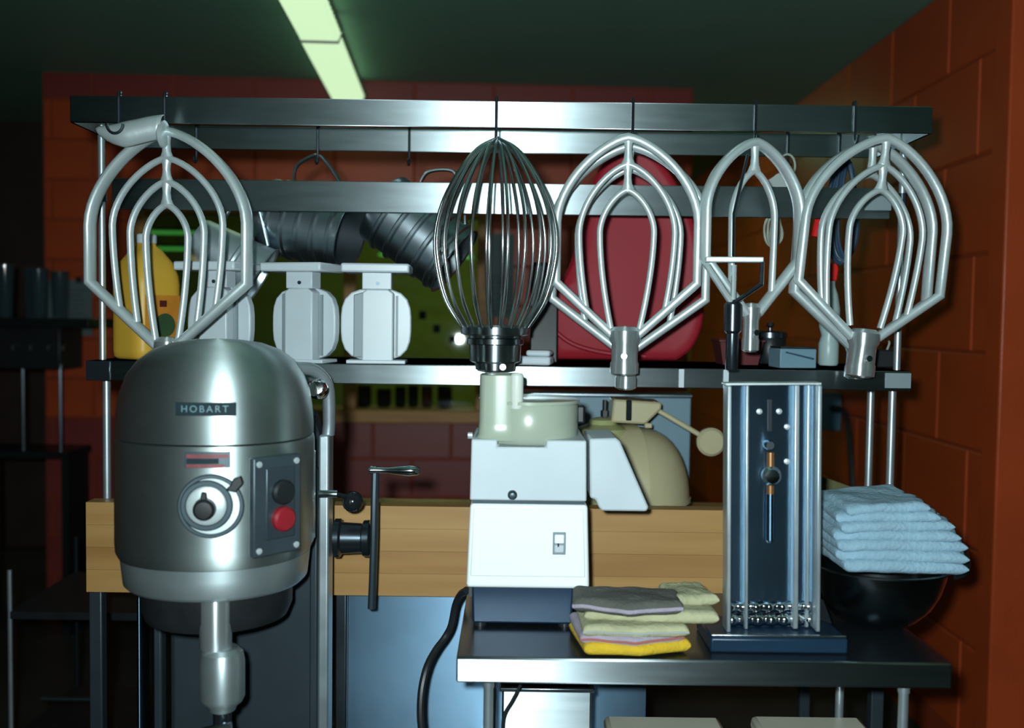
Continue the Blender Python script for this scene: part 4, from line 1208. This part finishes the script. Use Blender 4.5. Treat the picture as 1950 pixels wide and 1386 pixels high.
# ------------------------------------------------------------------ cloths
def cloth(name, label, cat, loc, rotz, lx_, ly_, th, m, seed, wave=0.006, droop=0.0, round_end=0.45, slope=0.0, sl2=0.0, group=None, stripes=None, jag=0.0, nx=40, ny=24, corner=0.0, under=0.9):
    rnd = random.Random(seed)
    t = thing(name, label, cat, loc, rotz, group)
    vs_t, vs_b = [], []
    for i in range(nx + 1):
        u = 0.5 - 0.5 * math.cos(PI * i / nx)
        for j in range(ny + 1):
            v = 0.5 - 0.5 * math.cos(PI * j / ny)
            wj = 1 + (jag * noise.noise((v * 7 + seed, seed * .37, 0)) if u > 0.5 else 0)
            x = (u - 0.5) * lx_ * (wj if u > 0.5 else 1)
            y = (v - 0.5) * ly_ * (1 - corner * abs(u - .5) * 2 * (1 if v < .5 else 0)) + 0.004 * noise.noise((u * 3, seed, 1.5))
            e = min(1, min(u, 1 - u) * lx_ / (0.55 * th))
            e = math.sqrt(max(0, 1 - (1 - e) ** 2))
            e2 = min(1, min(v, 1 - v) * ly_ / (0.55 * th))
            e2 = math.sqrt(max(0, 1 - (1 - e2) ** 2))
            h = th * (0.10 + 0.90 * e * e2)
            n_ = wave * (noise.noise((u * 2.6 + seed, v * 2.2, seed * .71)) + 0.45 * noise.noise((u * 6 + seed, v * 6, 3)))
            base = slope * x + sl2 * (abs(x) / lx_) ** 2 * lx_ - droop * max(0, 0.35 - v) ** 1.5
            vs_t.append((x, y, base + th / 2 + h / 2 + n_))
            vs_b.append((x, y, base + th / 2 - h / 2 + under * n_))
    K = (nx + 1) * (ny + 1)
    q = lambda i, j: i * (ny + 1) + j
    fs = []
    for i in range(nx):
        for j in range(ny):
            fs.append((q(i, j), q(i + 1, j), q(i + 1, j + 1), q(i, j + 1)))
            fs.append((K + q(i, j), K + q(i, j + 1), K + q(i + 1, j + 1), K + q(i + 1, j)))
    for i in range(nx):
        fs.append((q(i, 0), K + q(i, 0), K + q(i + 1, 0), q(i + 1, 0)))
        fs.append((q(i, ny), q(i + 1, ny), K + q(i + 1, ny), K + q(i, ny)))
    for j in range(ny):
        fs.append((q(0, j), q(0, j + 1), K + q(0, j + 1), K + q(0, j)))
        fs.append((q(nx, j), K + q(nx, j), K + q(nx, j + 1), q(nx, j + 1)))
    put('cloth_body', MB().add(vs_t + vs_b, fs), m, t, smooth=70)
    for (fr, cm, wd) in (stripes or []):
        pth = [Vector(vs_t[q(i, 0)]) * (1 - fr) + Vector(vs_b[q(i, 0)]) * fr + Vector((0, -0.0012, 0)) for i in range(1, nx)]
        put('stripe', MB().sweep(pth, wd, 0.0018, (0, 1, 0), 6), cm, t)
    return t


g = 'folded cloths piled on the steel table'
p = W(1210, 1230, 1.70)
cy = 1.692
cloth('folded_cloth', 'yellow edged cloth at the bottom of the pile on the steel table', 'cloth', (p.x - 0.012, cy, TZ + 0.003), R(8), 0.182, 0.150, 0.020, 'cloth_yellow', 3, 0.004, group=g, corner=.25, under=0.1)
cloth('folded_cloth', 'lilac striped cloth lying on the yellow edged cloth', 'cloth', (p.x - 0.018, cy + 0.004, TZ + 0.017), R(5), 0.176, 0.15, 0.019, 'cloth_lilac', 3, 0.0045, group=g, stripes=[(0.35, 'cloth_red', 0.0020)], corner=.25)
cloth('folded_cloth', 'pale cream cloth lying on the lilac striped cloth', 'cloth', (p.x - 0.010, cy + 0.010, TZ + 0.031), R(1), 0.176, 0.15, 0.020, 'cloth_cream', 3, 0.005, group=g, stripes=[(0.6, 'tag_white', 0.0018)])
cloth('folded_cloth', 'wide cream cloth reaching right to the slicer', 'cloth', (p.x + 0.024, cy + 0.030, TZ + 0.046), R(-3), 0.225, 0.13, 0.022, 'cloth_cream', 3, 0.0045, group=g)
cloth('folded_cloth', 'small cream cloth end beside the grey cloth', 'cloth', (p.x + 0.098, cy + 0.060, TZ + 0.063), R(8), 0.080, 0.10, 0.020, 'cloth_cream', 3, 0.004, group=g)
cloth('folded_cloth', 'dark grey purple cloth on top of the cloth pile', 'cloth', (p.x - 0.018, cy - 0.002, TZ + 0.064), R(-4), 0.185, 0.115, 0.024, 'cloth_grey', 3, 0.0055, group=g, stripes=[(0.8, 'cloth_lilac', 0.0035)], corner=.35)

# steel bowl with towels
p = W(1668, 1210, 1.82)
bx_, by_ = p.x, 1.83
t = thing('mixing_bowl', 'dark shiny steel mixing bowl on the right end of the table', 'bowl', (bx_, by_, TZ))
BR = 0.125
prof = [(0.0, 0.002), (0.045, 0.0), (0.052, 0.003), (0.075, 0.016), (0.098, 0.040), (0.113, 0.068), (0.121, 0.095), (BR, 0.112), (BR + 0.008, 0.114), (BR + 0.008, 0.117), (BR - 0.003, 0.116), (0.117, 0.094), (0.109, 0.068), (0.094, 0.042), (0.07, 0.019), (0.045, 0.006), (0.0, 0.006)]
put('bowl_shell', MB().lathe(prof, 48), 'bowl_steel', t, smooth=60)
put('ring_handle', MB().sweep(smooth_path([(BR + 0.005, -0.025, 0.10), (BR + 0.03, -0.022, 0.112), (BR + 0.034, 0.0, 0.14), (BR + 0.03, 0.022, 0.112), (BR + 0.005, 0.025, 0.10)], 5), 0.006, 0.012, None, 8), 'dark_steel', t)
names = ['lowest blue grey towel resting on the bowl rim', 'blue grey towel second from the bottom of the towel stack', 'blue grey towel third from the bottom of the towel stack',
         'blue grey towel fourth from the bottom of the towel stack', 'blue grey towel fifth from the bottom of the towel stack', 'blue grey towel just under the top towel', 'topmost crumpled blue grey towel on the bowl']
z = TZ + 0.119
for k in range(7):
    th = [0.025, 0.024, 0.024, 0.022, 0.022, 0.021, 0.020][k]
    L = [0.222, 0.232, 0.232, 0.222, 0.205, 0.182, 0.150][k]
    cloth('folded_towel', names[k], 'towel', (bx_ - 0.106 + L / 2 + [0.008, 0.002, -0.002, -0.001, 0.003, 0.006, 0.016][k], by_ - 0.02 + 0.003 * k, z), R([2, -2, 2, -2, 3, -3, 2][k]), L, 0.17, th, 'towel', 50,
          0.0040 + 0.0006 * k, slope=[-0.02, -0.01, 0.0, 0.01, 0.025, 0.04, 0.06][k], jag=0.16, group='blue grey towels stacked on the bowl', under=0.95)
    z += th * 0.74

# ------------------------------------------------------------------ dark beverage stand at the far left
p = W(60, 605, 4.3)
zt = p.z
t = thing('beverage_stand', 'dark drinks stand with four small taps at the far left', 'drinks stand', (W(48, 700, 4.3).x, 4.35, 0))
wS = 0.40
put('top_shelf', MB().box((0.05, 0, zt - 0.02), (wS + 0.12, 0.26, 0.04)), 'dark_trim', t, 0.004)
put('tank', MB().box((-0.02, 0.02, zt - 0.13), (wS - 0.02, 0.22, 0.18)), 'black', t, 0.006)
for k, px_ in enumerate((18, 52, 86, 114)):
    q = W(px_, 662, 4.22)
    o = put('tap', MB().sweep([(q.x - W(48, 700, 4.3).x, -0.09, q.z + 0.012), (q.x - W(48, 700, 4.3).x + 0.004, -0.115, q.z + 0.004), (q.x - W(48, 700, 4.3).x + 0.010, -0.12, q.z - 0.012)], 0.006, n=8), 'chrome', t)
for x in (0.005, 0.165, -0.19):
    put('leg', MB().cyl((x, -0.08, 0.80), (x, -0.08, zt - 0.2), 0.008, n=8), 'dark_steel', t)
put('lower_shelf', MB().box((0.0, 0, 0.79), (wS + 0.02, 0.24, 0.03)), 'dark_trim', t)
for sx in (-0.2, 0.19):
    put('stand_foot', MB().box((sx, 0, 0.3875), (0.03, 0.2, 0.775)), 'dark_trim', t)
for k, (px_, h, lab) in enumerate(((8, 0.225, 'leftmost clear tumbler on the dark drinks stand'), (42, 0.215, 'bluish clear tumbler second from the left on the drinks stand'),
                                  (72, 0.21, 'clear tumbler third from the left on the drinks stand'), (95, 0.20, 'rightmost clear tumbler on the drinks stand by the notice'))):
    q = W(px_, 598, 4.3)
    t = thing('glass_tumbler', lab, 'tumbler', (q.x, 4.31 + 0.085 * (k % 2), zt), 0, 'tumblers on the drinks stand')
    put('glass_wall', MB().lathe([(0.0, 0.0), (0.030, 0.0), (0.038, h), (0.036, h), (0.028, 0.006), (0, 0.006)], 20), 'tumbler', t)
    put('rim', MB().lathe([(0.0365, h), (0.039, h + 0.001), (0.039, h + 0.004), (0.0365, h + 0.004)], 20), 'tumbler', t)

# dark utility cart at the lower left
p = W(18, 1085, 2.6)
t = thing('utility_cart', 'dark utility cart with a thin steel post at the lower left', 'cart', (p.x + 0.12, 2.80, 0))
for sx in (-0.12, 0.24):
    for y in (-0.2, 0.2):
        put('post', MB().cyl((sx, y, 0.06), (sx, y, p.z), 0.006, n=10), 'aluminium_soft' if (sx < 0 and y < 0) else 'dark_steel', t)
        put('caster', MB().cyl((sx, y - 0.012, 0.03), (sx, y + 0.012, 0.03), 0.03, n=14), 'black', t)
put('cart_shelf', MB().box((0.06, 0, 0.60), (0.37, 0.41, 0.02)), 'black', t)
put('cart_shelf', MB().box((0.06, 0, 0.25), (0.37, 0.41, 0.02)), 'black', t)
a, b = W(80, 1330, 2.6), W(182, 1324, 2.6)
put('push_bar', MB().cyl((a.x - p.x - 0.12, -0.2, a.z), (b.x - p.x - 0.12, -0.2, a.z), 0.008, n=10), 'steel_dull', t)
